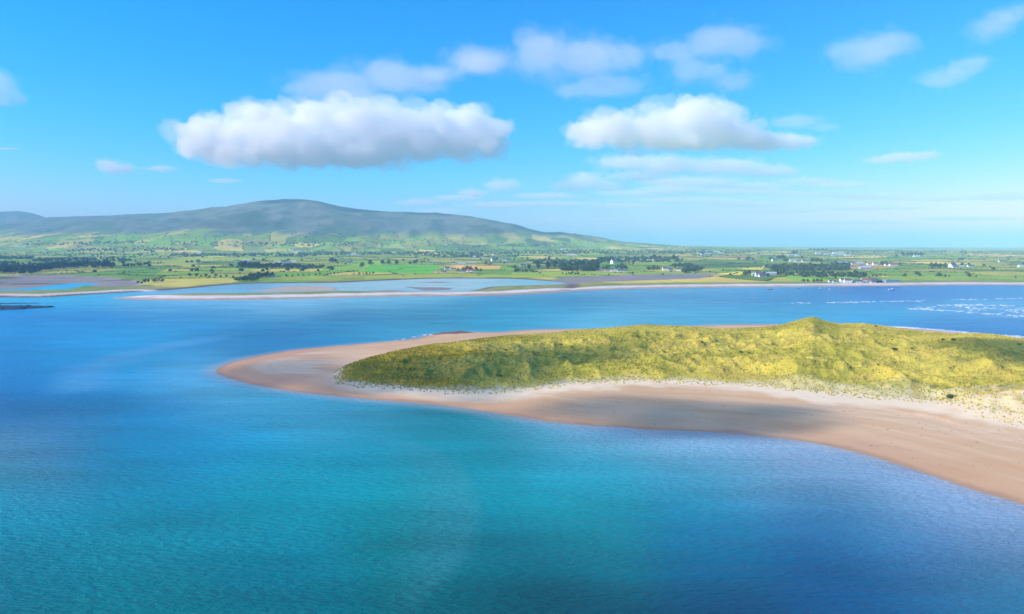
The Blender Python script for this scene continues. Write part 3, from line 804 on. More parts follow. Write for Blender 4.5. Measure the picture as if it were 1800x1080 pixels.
def leaf_cards(cent, rad, n, size, r_, flat_=0.8):
    """n small leaf-clump faces spread through ellipsoids cent (k,3) rad (k,3)"""
    k_ = r_.integers(0, len(cent), n)
    d = r_.normal(size=(n, 3)); d /= np.linalg.norm(d, axis=1)[:, None]
    q_ = r_.uniform(0.55, 1.0, n) ** 0.5
    p = cent[k_] + d * rad[k_] * q_[:, None]
    nr = d + r_.normal(size=(n, 3)) * 0.55 + (0, 0, 0.25); nr /= np.linalg.norm(nr, axis=1)[:, None]
    t = np.cross(nr, r_.normal(size=(n, 3))); t /= np.linalg.norm(t, axis=1)[:, None]
    b_ = np.cross(nr, t)
    s_ = (size * r_.uniform(0.6, 1.3, n))[:, None]
    v_ = np.stack([p - t * s_, p - b_ * s_ * flat_, p + t * s_, p + b_ * s_ * flat_], 1).reshape(-1, 3)
    return v_, np.arange(n * 4).reshape(-1, 4)

def tube(p0, p1, r0, r1, n=6):
    p0, p1 = np.array(p0, float), np.array(p1, float)
    d = p1 - p0; d /= np.linalg.norm(d)
    a_ = np.cross(d, (0.3, 0.9, 0.1)); a_ /= np.linalg.norm(a_); b_ = np.cross(d, a_)
    ang = np.arange(n) / n * 2 * math.pi
    ring = np.cos(ang)[:, None] * a_ + np.sin(ang)[:, None] * b_
    v_ = np.concatenate([p0 + ring * r0, p1 + ring * r1])
    f_ = np.array([(i, (i + 1) % n, n + (i + 1) % n, n + i) for i in range(n)])
    return v_, f_

def join(parts):
    vs, fs, n = [], [], 0
    for v_, f_ in parts:
        vs.append(v_); fs.append(f_ + n); n += len(v_)
    return np.concatenate(vs), np.concatenate(fs)

# tree kinds, one metre tall; scaled to size
def tree_kind(seed, wide, low, mat, lumps=9, leaves=420):
    r_ = np.random.default_rng(seed)
    cen, rad = [], []
    for i in range(lumps):
        an = r_.uniform(0, 6.28); q_ = r_.uniform(0.1, 0.62) * wide
        z = r_.uniform(low + 0.14, 0.80)
        sh = 1 - abs(z - (low + 0.45)) * 0.8
        cen.append((math.cos(an) * q_ * sh, math.sin(an) * q_ * sh, z)); s_ = r_.uniform(0.15, 0.26)
        rad.append((s_ * (0.7 + wide * .6), s_ * (0.7 + wide * .6), s_ * 0.85))
    cen.append((0, 0, 0.80)); rad.append((0.17, 0.17, 0.19))
    v_, f_ = leaf_cards(np.array(cen), np.array(rad), leaves, 0.060, r_)
    crown = np_mesh('crown', v_, f_, mat, smooth=False)
    tp = [tube((0, 0, -0.03), (0.01, 0, low + 0.25), 0.035, 0.022)]
    for i in range(4):
        an = i * 1.57 + r_.uniform(-.4, .4)
        tp.append(tube((0.01, 0, low + 0.10), (math.cos(an) * wide * .35, math.sin(an) * wide * .35, low + 0.45), 0.018, 0.006, 5))
    v_, f_ = join(tp)
    trunk = np_mesh('trunk', v_, f_, M_bark)
    return trunk, crown

KINDS = {'round': [tree_kind(s_, 0.62, 0.06, M_leaf[0]) for s_ in (1, 2, 3)], 'dark': [tree_kind(s_, 0.52, 0.04, M_leaf[1]) for s_ in (4, 5)],
         'tall': [tree_kind(s_, 0.30, 0.05, M_leaf[1]) for s_ in (6, 7)], 'pale': [tree_kind(s_, 0.66, 0.05, M_leaf[2]) for s_ in (8, 9)]}
KLAB = {'round': ('broadleaf_tree', 'round green broadleaf tree'), 'dark': ('dark_tree', 'dense dark green tree'), 'tall': ('tall_tree', 'tall narrow dark tree'), 'pale': ('pale_tree', 'low pale green bushy tree')}
n_tree = 0
def landmark(px, py):
    if px < 270: return 'around the big dark wood above the mudflats' if py > 448 else 'on the slopes behind the big dark wood'
    if py < 446 and px < 1000: return 'on the green foothills below the summit'
    if px < 620: return 'in the pasture behind the lagoon sandbank' if py < 480 else 'in the scrub on the lagoon bank'
    if px < 770: return 'along the bright green field above the lagoon'
    if px < 905: return 'near the lagoon farm with the red roof'
    if px < 1060: return 'around the tall wood above the mud channel'
    if px < 1250: return 'beside the mud channel at the lagoon head' if py > 455 else 'on the plain below the end of the hill'
    if px < 1400: return 'by the yellow cornfields' if py > 465 else 'on the rise above the yellow cornfields'
    if py > 480: return 'by the shore hamlet with the red shed' if px < 1580 else 'in the pasture behind the far beach'
    return 'on the low ridge above the shore hamlet' if px < 1600 else 'on the open pasture ridge towards the sea'
def tree(px, py, hpx, kind='round', wide=1.0):
    global n_tree
    h_ = hit_main(px, py)
    if h_ is None: return
    X, Y, Z = h_
    if Z < 0.6: return
    H = max(3.0, min(hpx * Y / FPX, 26.0))
    tr, cr = KINDS[kind][n_tree % len(KINDS[kind])]
    n_tree += 1
    nm, lab = KLAB[kind]
    root = obj(nm, None, label=lab + ' ' + landmark(px, py), category='tree', group=lab + 's ' + landmark(px, py))
    root.empty_display_size = 1
    root.location = (X, Y, Z - 0.02 * H)
    root.rotation_euler = (0, 0, random.uniform(0, 6.28)); root.scale = (H * wide, H * wide, H)
    obj('trunk', tr, root); obj('crown', cr, root)

for a_ in [(637, 470, 10), (652, 466.5, 10), (673, 465.5, 9.5), (683, 465.5, 9.5), (697, 465.5, 10), (721, 464.5, 6), (729, 464, 7.5), (741, 463.5, 5), (805, 478, 7), (815, 477, 8), (822, 477, 10),
           (828, 477, 9), (838, 478, 8), (845, 477.5, 6), (854, 465.5, 6), (1086, 475, 11), (1094, 475.5, 13), (1100, 475, 10), (1067, 474, 8), (1060, 474, 6), (1113, 466, 5), (1140, 475, 8), (1148, 475.5, 10),
           (1156, 475, 8), (1195, 471, 11), (1187, 471, 9), (1181, 470, 6), (905, 471.5, 6.5), (1298, 457.5, 6), (1315, 458.5, 8), (1355, 457.5, 7), (1368, 456, 8), (1376, 456, 10), (1382, 461, 8), (1394, 447, 7),
           (1400, 447, 8), (1410, 455, 6), (1428, 461, 8), (1436, 461.5, 9), (1443, 461, 7), (1455, 459, 5), (1468, 464, 6.5), (1310, 484.5, 9), (1317, 482, 8), (1330, 480, 6), (1344, 486.5, 9), (1350, 486, 6),
           (1284, 484.5, 4.5), (1368, 484, 5.5), (1413, 496, 6), (1420, 496, 6), (1430, 496, 6), (1437, 496, 6.5), (1444, 496, 6.5), (1468, 490.5, 5.5), (1477, 495.5, 6), (1424, 441, 6), (1431, 441, 7), (1438, 442, 7.5),
           (1446, 440.5, 6.5), (1452, 441, 6.5), (1485, 475, 8), (1493, 474.5, 6), (1551, 466, 8), (1558, 466, 8), (1566, 465.5, 6.5), (1582, 466.5, 6), (1576, 452.5, 6), (1587, 450, 9), (1595, 450, 10), (1602, 450, 11),
           (1610, 450, 10), (1618, 450, 8), (1638, 471, 10), (1645, 471, 10), (1653, 471, 9), (1662, 471, 9), (1670, 470, 6.5), (1676, 466, 6), (1692, 468, 7), (1702, 468.5, 6.5), (1729, 469, 6), (1740, 470, 4),
           (1590, 487, 7), (1612, 484, 8), (1617, 486, 6), (1650, 487.5, 9), (1661, 487.5, 5), (1668, 487, 4), (1703, 487.5, 9), (1716, 488, 5), (1690, 446, 5), (1697, 447, 5), (1720, 445, 3.5), (584, 462, 10), (590, 462, 8),
           (531, 459, 5), (404, 467, 4), (1000, 482, 4), (1006, 482, 5), (1070, 484, 4), (1112, 482, 4), (1165, 484, 4), (1800, 468, 7), (1785, 489, 4)]:
    tree(*a_, 'round' if a_[2] > 5 else 'pale', 0.95 + 0.5 * random.random())
for a_ in [(963, 473, 19), (946, 472, 13), (930, 473, 9), (975, 470, 13), (1046, 474, 19), (1050, 473, 16), (990, 472, 15), (1184, 457, 10), (1150, 455, 9), (1400, 487, 0.1)]:
    if a_[2] > 1: tree(*a_, 'tall', 1.3)
def belt(x0, y0, x1, y1, h, n, kind='dark', jy=1.0, wide=1.2):
    for i in range(n):
        t = (i + random.uniform(.2, .8)) / n
        tree(x0 + (x1 - x0) * t, y0 + (y1 - y0) * t + random.uniform(-jy, jy), h * random.uniform(.75, 1.15), kind, wide)
belt(-20, 481, 55, 481, 17, 11); belt(55, 480, 100, 473, 15, 8); belt(100, 473, 155, 470, 13, 9); belt(160, 472, 200, 471, 12, 7); belt(213, 470, 262, 467, 7.5, 9, jy=.5)
belt(420, 472, 458, 472, 13, 8, jy=.4); belt(458, 472.5, 493, 472.5, 11, 7, jy=.4); belt(499, 473, 535, 473.5, 10, 7, jy=.5); belt(535, 473.5, 572, 472, 9, 6, 'round', .5)
belt(412, 494, 452, 494.5, 9, 8, 'round'); belt(440, 490, 480, 488, 11, 8, 'round'); belt(330, 486, 412, 489, 6, 9, 'pale'); belt(480, 488, 600, 482, 4, 12, 'pale', .6)
belt(985, 476.5, 1052, 476.5, 10, 14, 'round', .4, 1.2); belt(1000, 470, 1050, 468, 10, 8, 'dark', 1.2); belt(240, 499, 290, 495, 6, 8, 'pale'); belt(910, 478, 940, 479.5, 6, 6, 'pale', .4)
belt(1200, 480, 1235, 476, 9, 8, 'round'); belt(1040, 462.5, 1080, 461, 9, 6); belt(1500, 489, 1560, 486, 5, 8, 'pale'); belt(985, 483, 1020, 484, 5, 5, 'pale', .4); belt(620, 483, 660, 482, 4, 6, 'pale', .5)

# hedgerows along the field edges, woods and scrub too far off to pick apart
def clumps_mesh(name, P, S, mat, per, r_, tall=0.8):
    n = len(P)
    d = r_.normal(size=(n, per, 3)); d /= np.linalg.norm(d, axis=2)[..., None]
    d[..., 2] = np.abs(d[..., 2]) * 0.9
    c_ = P[:, None, :] + d * S[:, None, None] * (1, 1, tall) * r_.uniform(.45, .9, (n, per, 1))
    nr = d + r_.normal(size=d.shape) * 0.4; nr /= np.linalg.norm(nr, axis=2)[..., None]
    t = np.cross(nr, r_.normal(size=d.shape)); t /= np.linalg.norm(t, axis=2)[..., None]
    b_ = np.cross(nr, t); s_ = S[:, None, None] * r_.uniform(.35, .7, (n, per, 1))
    v_ = np.stack([c_ - t * s_, c_ - b_ * s_, c_ + t * s_, c_ + b_ * s_], 2).reshape(-1, 3)
    return np_mesh(name, v_, np.arange(len(v_)).reshape(-1, 4), mat, smooth=False)

def hedge_points(n_c, y0, y1, w):
    hy_ = np.sqrt(rng.uniform(y0 ** 2, y1 ** 2, n_c)); hx_ = rng.uniform(-.86, .86, n_c) * hy_
    _, _, he = field_cells(hx_, hy_)
    hz_ = main_z(hx_, hy_)
    ok = (he < w) & (hz_ > 4.3) & (hz_ < 190) & (fbm(hx_ / 240, hy_ / 240, 201, 3) + rng.uniform(-.05, .05, n_c) > 0.40)
    return np.stack([hx_, hy_, hz_ - 0.2], -1)[ok]
hp = np.concatenate([hedge_points(1500000, 1350, 3700, 2.6), hedge_points(800000, 3700, 7200, 3.6)])
hs_size = (1.3 + 1.1 * rng.random(len(hp)) ** 2 + 2.2 * (rng.random(len(hp)) > .97)) * np.where(hp[:, 1] > 3700, 2.0, 1.15)
obj('hedgerows', clumps_mesh('hedgerows', hp, hs_size, M_hedge, 3, rng), kind='stuff', label='dark hedgerows dividing the green fields beyond the far shore')

def wood_points(poly, n):
    xs = [p[0] for p in poly]; ys = [p[1] for p in poly]
    out = []
    while len(out) < n:
        x, y = random.uniform(min(xs), max(xs)), random.uniform(min(ys), max(ys))
        if inside(np.array([x]), np.array([y]), poly)[0]:
            h_ = hit_main(x, y)
            out.append(h_ if h_ else (0, 0, -9))
    return [h_ for h_ in out if h_[2] > 3]
wp = []
for poly, n in [([(-60, 481), (55, 480), (100, 472), (155, 469), (200, 470), (200, 464), (0, 462), (-60, 462)], 230), ([(-60, 452), (60, 451), (60, 456), (-60, 457)], 90), ([(60, 455), (210, 454), (240, 460), (60, 460)], 150),
                ([(120, 438), (330, 436), (330, 441), (120, 443)], 120), ([(300, 447), (560, 445), (560, 451), (300, 451)], 230), ([(560, 444), (900, 444), (900, 448), (560, 448)], 300), ([(700, 449), (860, 447), (860, 453), (760, 453)], 90),
                ([(900, 440), (1250, 440), (1250, 446), (900, 447)], 330), ([(985, 476), (1052, 476), (1050, 458), (925, 458), (930, 464), (980, 466)], 330), ([(1040, 463), (1200, 461), (1200, 453), (1060, 452)], 230), ([(1200, 479), (1236, 476), (1215, 465), (1200, 465)], 70),
                ([(1345, 469), (1495, 464), (1490, 476), (1360, 477)], 260), ([(1160, 444), (1330, 441), (1330, 444), (1180, 447)], 120), ([(830, 432), (1000, 428), (1000, 433), (830, 436)], 110), ([(40, 428), (260, 424), (260, 428), (40, 433)], 130),
                ([(300, 424), (620, 428), (620, 434), (300, 432)], 180), ([(1460, 440), (1700, 441), (1700, 443), (1460, 443)], 90), ([(1360, 480), (1520, 480), (1520, 488), (1400, 488)], 90)]:
    wp += wood_points(poly, n)
wp = np.array(wp)
base_n = len(wp)
# scattered field trees between, by ground area
n_c = 60000
sy_ = np.sqrt(rng.uniform(1900 ** 2, 8000 ** 2, n_c)); sx_ = rng.uniform(-.9, .9, n_c) * sy_; sz_ = main_z(sx_, sy_)
dens_ = fbm(sx_ / 420, sy_ / 420, 211, 4)
ok = (sz_ > 5) & (sz_ < 210) & (rng.random(n_c) < 0.08 * sstep(.53, .62, dens_) * sstep(.9, -.4, sx_ / sy_))
wp = np.concatenate([wp, np.stack([sx_, sy_, sz_], -1)[ok]])
ws = rng.uniform(4.0, 7.5, len(wp)); wp[:, 2] += ws * 0.35
obj('woodland', clumps_mesh('woodland', wp, ws, M_wood, 32, rng, 0.95), kind='stuff', label='blue green woods and tree belts below the hills')

# ------------------------------------------------------------------ houses
M_white = plain('white_render', (.80, .79, .76), 0.7, 0.3, 0.05, 0.3)
M_cream = plain('cream_render', (.72, .66, .52), 0.7, 0.3, 0.08, 0.3)
M_slate = plain('slate_roof', (.115, .12, .135), 0.6, 0.3, 0.3, 1.0)
M_redr = plain('red_sheet_roof', (.42, .11, .09), 0.6, 0.3, 0.15, 0.5)
M_greyr = plain('grey_sheet_roof', (.42, .45, .48), 0.5, 0.4, 0.12, 0.5)
M_tealr = plain('teal_sheet_roof', (.07, .21, .25), 0.5, 0.4, 0.15, 0.5)
M_dkwall = plain('dark_cladding', (.055, .06, .10), 0.7, 0.3, 0.2, 0.5)
M_glass, _, gb = new_mat('window_glass', 0.1, 0.5); gb.inputs['Base Color'].default_value = (.03, .04, .05, 1)
M_door = plain('painted_door', (.20, .05, .04), 0.6, 0.3)

def box_vf(x0, x1, y0, y1, z0, z1):
    v_ = np.array([(x, y, z) for x in (x0, x1) for y in (y0, y1) for z in (z0, z1)], float)
    return v_, np.array([(0, 1, 3, 2), (4, 6, 7, 5), (0, 4, 5, 1), (2, 3, 7, 6), (0, 2, 6, 4), (1, 5, 7, 3)])

def house_meshes(L, W, H, rise, wall, roof):
    """gabled house centred on the origin, ridge along x"""
    l, w = L / 2, W / 2
    wv2 = np.array([(-l, -w, -1), (l, -w, -1), (l, w, -1), (-l, w, -1), (-l, -w, H), (l, -w, H), (l, w, H), (-l, w, H), (-l, 0, H + rise), (l, 0, H + rise)], float)
    me = bpy.data.meshes.new('wall')
    me.from_pydata([tuple(p) for p in wv2], [], [(0, 1, 5, 4), (2, 3, 7, 6), (1, 2, 6, 9, 5), (3, 0, 4, 8, 7), (4, 5, 9, 8), (6, 7, 8, 9), (3, 2, 1, 0)])
    me.materials.append(wall); me.update()
    o_ = 0.45; th = 0.28; k_ = rise / w
    pts = []
    for x in (-l - o_, l + o_):
        pts += [(x, -w - o_, H - k_ * o_ + .06), (x, 0, H + rise + .06), (x, w + o_, H - k_ * o_ + .06), (x, w + o_, H - k_ * o_ + .06 + th), (x, 0, H + rise + .06 + th), (x, -w - o_, H - k_ * o_ + .06 + th)]
    rm = bpy.data.meshes.new('roof')
    rm.from_pydata(pts, [], [(0, 1, 4, 5), (1, 2, 3, 4), (6, 11, 10, 7), (7, 10, 9, 8), (5, 4, 10, 11), (4, 3, 9, 10), (0, 6, 7, 1), (1, 7, 8, 2), (0, 5, 11, 6), (2, 8, 9, 3)])
    rm.materials.append(roof); rm.update()
    ch = [np_mesh('chimney', *box_vf(x - .45, x + .45, -.35, .35, H + rise - .5, H + rise + 1.5), wall, smooth=False) for x in (-l + .8, l - .8)]
    wins = []
    nwin = max(2, int(L / 4.5))
    for i in range(nwin):
        x = -l + L * (i + .5) / nwin
        if i == nwin // 2:
            wins.append(('door', np_mesh('door', *box_vf(x - .5, x + .5, -w - .06, -w + .1, 0, 2.1), M_door, smooth=False)))
        else:
            wins.append(('window', np_mesh('window', *box_vf(x - .6, x + .6, -w - .06, -w + .1, 1.0, 2.3), M_glass, smooth=False)))
        if H > 4: wins.append(('window', np_mesh('window', *box_vf(x - .6, x + .6, -w - .06, -w + .1, 3.6, 4.8), M_glass, smooth=False)))
    return me, rm, ch, wins

HK = {'bungalow': house_meshes(17, 8, 3.0, 3.0, M_white, M_slate), 'house': house_meshes(14, 8, 5.6, 3.4, M_white, M_slate), 'cream': house_meshes(15, 8, 5.2, 3.4, M_cream, M_slate),
      'long': house_meshes(30, 11, 4.2, 3.2, M_white, M_greyr), 'red': house_meshes(24, 11, 4.4, 3.2, M_white, M_redr), 'dark': house_meshes(20, 10, 4.6, 3.4, M_dkwall, M_slate), 'teal': house_meshes(34, 11, 3.6, 2.6, M_greyr, M_tealr),
      'barn': house_meshes(26, 13, 4.6, 3.0, M_greyr, M_greyr)}
HLAB = {'bungalow': ('bungalow', 'low white bungalow with slate roof'), 'house': ('farmhouse', 'two storey white farmhouse'), 'cream': ('farmhouse', 'cream farmhouse with slate roof'),
        'long': ('long_house', 'long white building'), 'red': ('red_roofed_house', 'long white building under a red sheet roof'), 'dark': ('dark_shed', 'dark clad gabled shed on the far shore'),
        'teal': ('teal_shed', 'long low shed with teal sheet roof on the far shore'), 'barn': ('barn', 'pale grey metal barn')}
n_house = 0
def house(px, py, kind, rot=0.0, k_=1.0, label=None):
    global n_house
    h_ = hit_main(px, py)
    if h_ is None: return
    X, Y, Z = h_
    if Z < 0.8: return
    n_house += 1
    wall, roof, ch, wins = HK[kind]
    nm, lab = HLAB[kind]
    root = obj(nm, None, label=label or lab + ' ' + landmark(px, py), category='house' if kind not in ('barn', 'teal', 'dark') else 'shed')
    if not label: root['group'] = lab + 's ' + landmark(px, py)
    root.location = (X, Y, Z); root.rotation_euler = (0, 0, R(rot)); root.scale = (k_,) * 3
    obj('wall', wall, root); rf = obj('roof', roof, root)
    if kind in ('bungalow', 'house', 'cream', 'long'):
        for c_ in ch: obj('chimney', c_, rf)
    if Y < 3600:
        for nm_, me in wins: obj(nm_, me, root)

for a_ in [ # farm on the lagoon shore
        (786, 474.5, 'house', 15, 1.1, 'white farmhouse on the yellow field above the lagoon'), (797, 474.5, 'bungalow', 5, 1.0, 'white bungalow behind the lagoon trees beside the yellow field'), (768, 479, 'bungalow', -60, .6, 'small white gable-end cottage at the end of the lagoon farm'),
        (780, 479.5, 'bungalow', 8, .9, 'white cottage below the yellow field by the lagoon'), (811, 479, 'bungalow', 0, 1.0, 'white cottage beside the red roofed barn by the lagoon'), (826, 478.5, 'red', -12, .9, 'white farm building with red roof by the lagoon'),
        (834, 478.5, 'bungalow', 0, .8, 'little white house under the trees right beside the red roof'),
        # on the shore at the right
        (1462, 496.5, 'bungalow', 4, .8, 'small white cottage standing apart on the far beach'), (1469, 497, 'bungalow', -3, .7), (1482, 497, 'house', 6, 1.0, 'white two storey house on the far beach by dark bushes'), (1490, 497.5, 'house', -8, 1.0), (1497, 497, 'bungalow', 8, .9),
        (1507, 497.3, 'bungalow', -4, 1.1), (1516, 497, 'long', 2, .6), (1523, 496, 'red', 4, 1.0, 'red roofed shed on the far beach among white houses'), (1534, 496, 'dark', -6, 1.0, 'black clad shed beside the red roofed shed on the beach'), (1543, 497, 'dark', 10, .8, 'dark shed with white gable neighbour near the teal roof'),
        (1550, 496.2, 'long', 0, .7), (1568, 497, 'teal', 1, .9, 'long low shed with teal roof on the far beach'), (1535, 497.8, 'bungalow', 0, .6),
        (478, 488, 'bungalow', 20, .9, 'white cottage half hidden in the lagoon shrubs'), (417, 460.5, 'bungalow', 0, 1.3), (434, 459.5, 'long', 0, 1.0), (488, 462.5, 'long', -5, .8), (500, 463, 'house', 10, 1.4), (507, 462.5, 'bungalow', -5, 1.2), (516, 461, 'long', 0, .8),
        (612, 464, 'bungalow', 0, 1), (616, 463.5, 'cream', 0, 1), (757, 464, 'bungalow', 0, .8), (768, 464.5, 'bungalow', 0, 1.0), (773, 465, 'cream', 10, .8), (798, 464.5, 'house', 0, .9), (812, 466, 'barn', 0, 1.1), (830, 464.5, 'barn', 5, 1.0), (868, 459.5, 'house', 30, 1.7), (872, 459.5, 'bungalow', 0, 1.5),
        (893, 460, 'house', 10, 1.5), (887, 460.5, 'barn', 0, .9), (836, 452.5, 'long', 0, 1.0), (848, 453, 'bungalow', 0, 1.3), (919, 468, 'bungalow', 10, 1.2), (930, 468.5, 'cream', 0, .9), (1079, 464, 'house', 40, 1.9), (1055, 476.5, 'bungalow', 0, 1.1), (1062, 476.8, 'red', 0, .7), (1067, 477, 'bungalow', 0, .7),
        (1079, 477.5, 'long', 0, .7), (1085, 477.3, 'house', 5, 1.1), (1091, 477.8, 'bungalow', 0, 1.1), (1096, 477.5, 'bungalow', 0, 1.0), (1170, 476, 'house', 0, 1.3), (1176, 475.5, 'bungalow', 20, 1.2), (1181, 475, 'cream', 80, .8), (1193, 477, 'house', -10, 1.0), (1143, 460, 'long', 0, 1.0), (1150, 459.5, 'bungalow', 0, 1.0),
        (1003, 449, 'long', 0, 1.2), (993, 448, 'bungalow', 0, 1.2), (1012, 449, 'house', 0, 1.2), (990, 439.5, 'long', 0, 1.5), (986, 439.5, 'bungalow', 0, 1.5), (1260, 444.5, 'long', 0, 1.5), (1268, 445, 'bungalow', 0, 1.5), (1235, 449.5, 'house', 10, 1.5), (1230, 451, 'bungalow', 0, 1.2), (1244, 448, 'barn', 0, 1.5),
        (1373, 444, 'red', 0, 1.3), (1379, 444, 'long', 0, 1.0), (1360, 459.5, 'house', 20, 1.3), (1364, 459.5, 'bungalow', 0, 1.3), (1395, 460, 'long', 0, 1.2), (1402, 460.5, 'bungalow', 0, 1.2), (1415, 461, 'bungalow', 0, 1.5), (1390, 450, 'barn', 0, 1.2), (1402, 450, 'house', 0, 1.2), (1407, 449.5, 'bungalow', 0, 1),
        (1438, 447, 'long', 0, 1.2), (1445, 447, 'bungalow', 0, 1.2), (1454, 448.5, 'barn', 0, 1.3), (1464, 450, 'cream', 0, 1.1), (1473, 448.5, 'long', 0, 2.2), (1490, 450, 'long', 0, 1.2), (1482, 465, 'barn', 0, 1.2), (1492, 465, 'bungalow', 0, 1.2), (1500, 465.5, 'cream', 0, 1), (1508, 465, 'long', 0, 1.2), (1530, 466, 'red', 0, 1.0),
        (1538, 466.5, 'house', 0, 1.2), (1561, 467.5, 'bungalow', 0, 1.3), (1570, 468, 'red', 0, 1.1), (1576, 468, 'bungalow', 0, 1.0), (1520, 474, 'barn', 0, 1.3), (1611, 452, 'long', 0, 1.2), (1618, 452, 'bungalow', 0, 1), (1674, 470.5, 'house', 20, 1.6), (1679, 471, 'bungalow', 0, 1.2), (1688, 470, 'long', 0, .8), (1706, 469.5, 'bungalow', 0, 1.2),
        (1690, 457, 'dark', 0, 1.2, 'dark roofed house alone high in the open pasture'), (1697, 457, 'bungalow', 0, 1), (1760, 461, 'bungalow', 0, 1.3), (1798, 470, 'long', 0, 1.0), (1334, 486.5, 'house', 0, 1.2), (1340, 487, 'bungalow', 10, 1.1), (1356, 483.5, 'barn', -10, .9), (1330, 485, 'barn', 0, .9),
        (30, 434, 'long', 0, 1.5), (36, 434.5, 'house', 0, 1.6), (42, 435, 'long', 0, 1.4), (82, 442, 'house', 10, 1.6), (108, 441, 'bungalow', 0, 1.6), (155, 456, 'house', 20, 1.2), (2, 441, 'bungalow', 0, 1.5), (116, 442, 'cream', 0, 1.4), (243, 430, 'house', 0, 1.6), (350, 447.5, 'long', 0, 1.2), (355, 447, 'house', 0, 1.3), (404, 448, 'red', 0, 1),
        (445, 445, 'barn', 0, 1.2), (452, 444.5, 'house', 0, 1.2), (469, 448.5, 'house', 10, 1.2), (518, 443.5, 'long', 0, 1.2), (524, 443, 'long', 0, 1.2), (513, 440.5, 'house', 0, 1.2), (408, 434, 'house', 0, 1.5), (438, 425, 'house', 0, 1.6), (484, 437, 'bungalow', 0, 1.5), (550, 441, 'bungalow', 0, 1.3), (488, 443, 'cream', 0, 1.2),
        (612, 448.5, 'bungalow', 0, 1.4), (622, 448, 'long', 0, 1.2), (630, 448.5, 'bungalow', 0, 1.2), (710, 436, 'house', 0, 1.4), (784, 431, 'house', 0, 1.6), (802, 438, 'bungalow', 0, 1.3), (808, 431, 'bungalow', 0, 1.4), (866, 448, 'house', 0, 1.2), (924, 440, 'cream', 0, 1.4), (1035, 434, 'house', 0, 1.4), (1040, 435, 'bungalow', 0, 1.4), (1186, 434.5, 'house', 0, 1.2), (1192, 443, 'bungalow', 0, 1.4)]:
    house(*a_[:5], a_[5] if len(a_) > 5 else None)

# ------------------------------------------------------------------ dune vegetation
def bush_mesh(seed, mat):
    r_ = np.random.default_rng(seed)
    cen = np.concatenate([r_.uniform((-.55, -.45, .2), (.55, .45, .55), (7, 3)), [(0, 0, .45)]]); rad = np.tile(r_.uniform(.28, .42, (8, 1)), (1, 3))
    v_, f_ = leaf_cards(cen, rad, 260, 0.10, r_)
    st = join([tube((0, 0, -.1), (math.cos(a_) * .4, math.sin(a_) * .4, .4), .03, .012, 5) for a_ in (0, 1.3, 2.6, 3.9, 5.2)])
    return np_mesh('leaves', v_, f_, mat, smooth=False), np_mesh('stems', *st, M_bark)
BUSH = [bush_mesh(s_, M_bush) for s_ in (21, 22, 23)]; BUSHG = bush_mesh(24, M_bushg)

SCAN2 = np.linspace(200, 720, 1800)
def hit_isle(px, py):
    d = ray(px, py)
    X = d[0] / d[1] * SCAN2; Z = CAM_H + d[2] / d[1] * SCAN2
    zz = isle_height(X, SCAN2)[0]
    k_ = int(np.argmax(Z <= zz))
    return X[k_], SCAN2[k_], float(zz[k_])

for i, (px, py, w_, lab) in enumerate([
        (878, 662, 11, 'bright green bush low on the shaded dune flank'), (985, 606, 6, None), (993, 629, 5, None), (1155, 588, 4.5, None), (1234, 602, 5, None), (1304, 620, 7, 'dark round bush in the open middle of the dunes'), (1317, 621, 4, None),
        (1341, 594, 4.5, None), (1281, 609, 3.5, None), (1392, 614, 4.5, None), (1121, 648, 4, None), (1540, 574, 6, 'dark bush on the dune crest right of the highest peak'), (1573, 615, 10, 'wide dark bush in the dunes below the crest'), (1603, 613.5, 5.5, None),
        (1568, 598, 4, None), (1544, 642, 5, None), (1678, 646, 6.5, None), (1658, 598, 9, 'wide low bush near the far edge of the dunes'), (1676, 598, 9, 'green low bush beside the wide bush at the far dune edge'), (1791, 606, 7, None), (1670, 700, 17, 'large dark bush at the foot of the sandy hummock'),
        (915, 657, 4, None), (1214, 653, 3, None), (1260, 586, 3, None), (750, 640, 5, None), (850, 641, 4, None), (1168, 574, 4, None), (1545, 655, 3, None), (912, 668, 5, None), (1250, 580, 3, None), (890, 616, 5, None), (700, 642, 4, None)]):
    X, Y, Z = hit_isle(px, py)
    wd = w_ * Y / FPX * 0.85
    lv, st = BUSHG if i == 0 else BUSH[i % 3]
    root = obj('bush', None, label=lab or 'small dark bush dotted on the grassy dunes', category='bush', group='bushes on the dunes')
    root.location = (X, Y, Z - 0.1 * wd); root.scale = (wd, wd * .9, wd * .62); root.rotation_euler = (0, 0, random.uniform(0, 6.28))
    obj('leaves', lv, root); obj('stems', st, root)

# marram tussocks: blades standing up out of the dunes, thinning out over the sand at their foot
n_c = 90000
tu = rng.uniform(-0.28, 0.86, n_c); ty = np.sqrt(rng.uniform(290 ** 2, 640 ** 2, n_c)); tx = tu * ty
tz, tdw, ton, tde, ts = isle_height(tx, ty)
foot_y_at = np.interp(tu, foot_u, foot_y)
fringe = (ty < foot_y_at + 4) & (ty > foot_y_at - 11 + 8 * fbm(tx / 12, ty / 12, 221, 3) * 2 - 6) & (tu > rid_u[0] + .003) & (rng.random(n_c) < 0.5)
ok = (ton & (rng.random(n_c) < 0.85)) | fringe
tx, ty, tz, tu = tx[ok], ty[ok], tz[ok], tu[ok]
n = len(tx)
per = 3
ang = rng.uniform(0, math.pi, (n, per)); hgt = rng.uniform(.3, .8, (n, per)) * (0.7 + 0.8 * fbm(tx / 25, ty / 25, 225, 3))[:, None]
wid = rng.uniform(.22, .5, (n, per)); lean = rng.uniform(-.5, .5, (n, per, 2))
bx = tx[:, None] + rng.uniform(-.4, .4, (n, per)); by = ty[:, None] + rng.uniform(-.4, .4, (n, per)); bz = tz[:, None] - .08 + 0 * bx
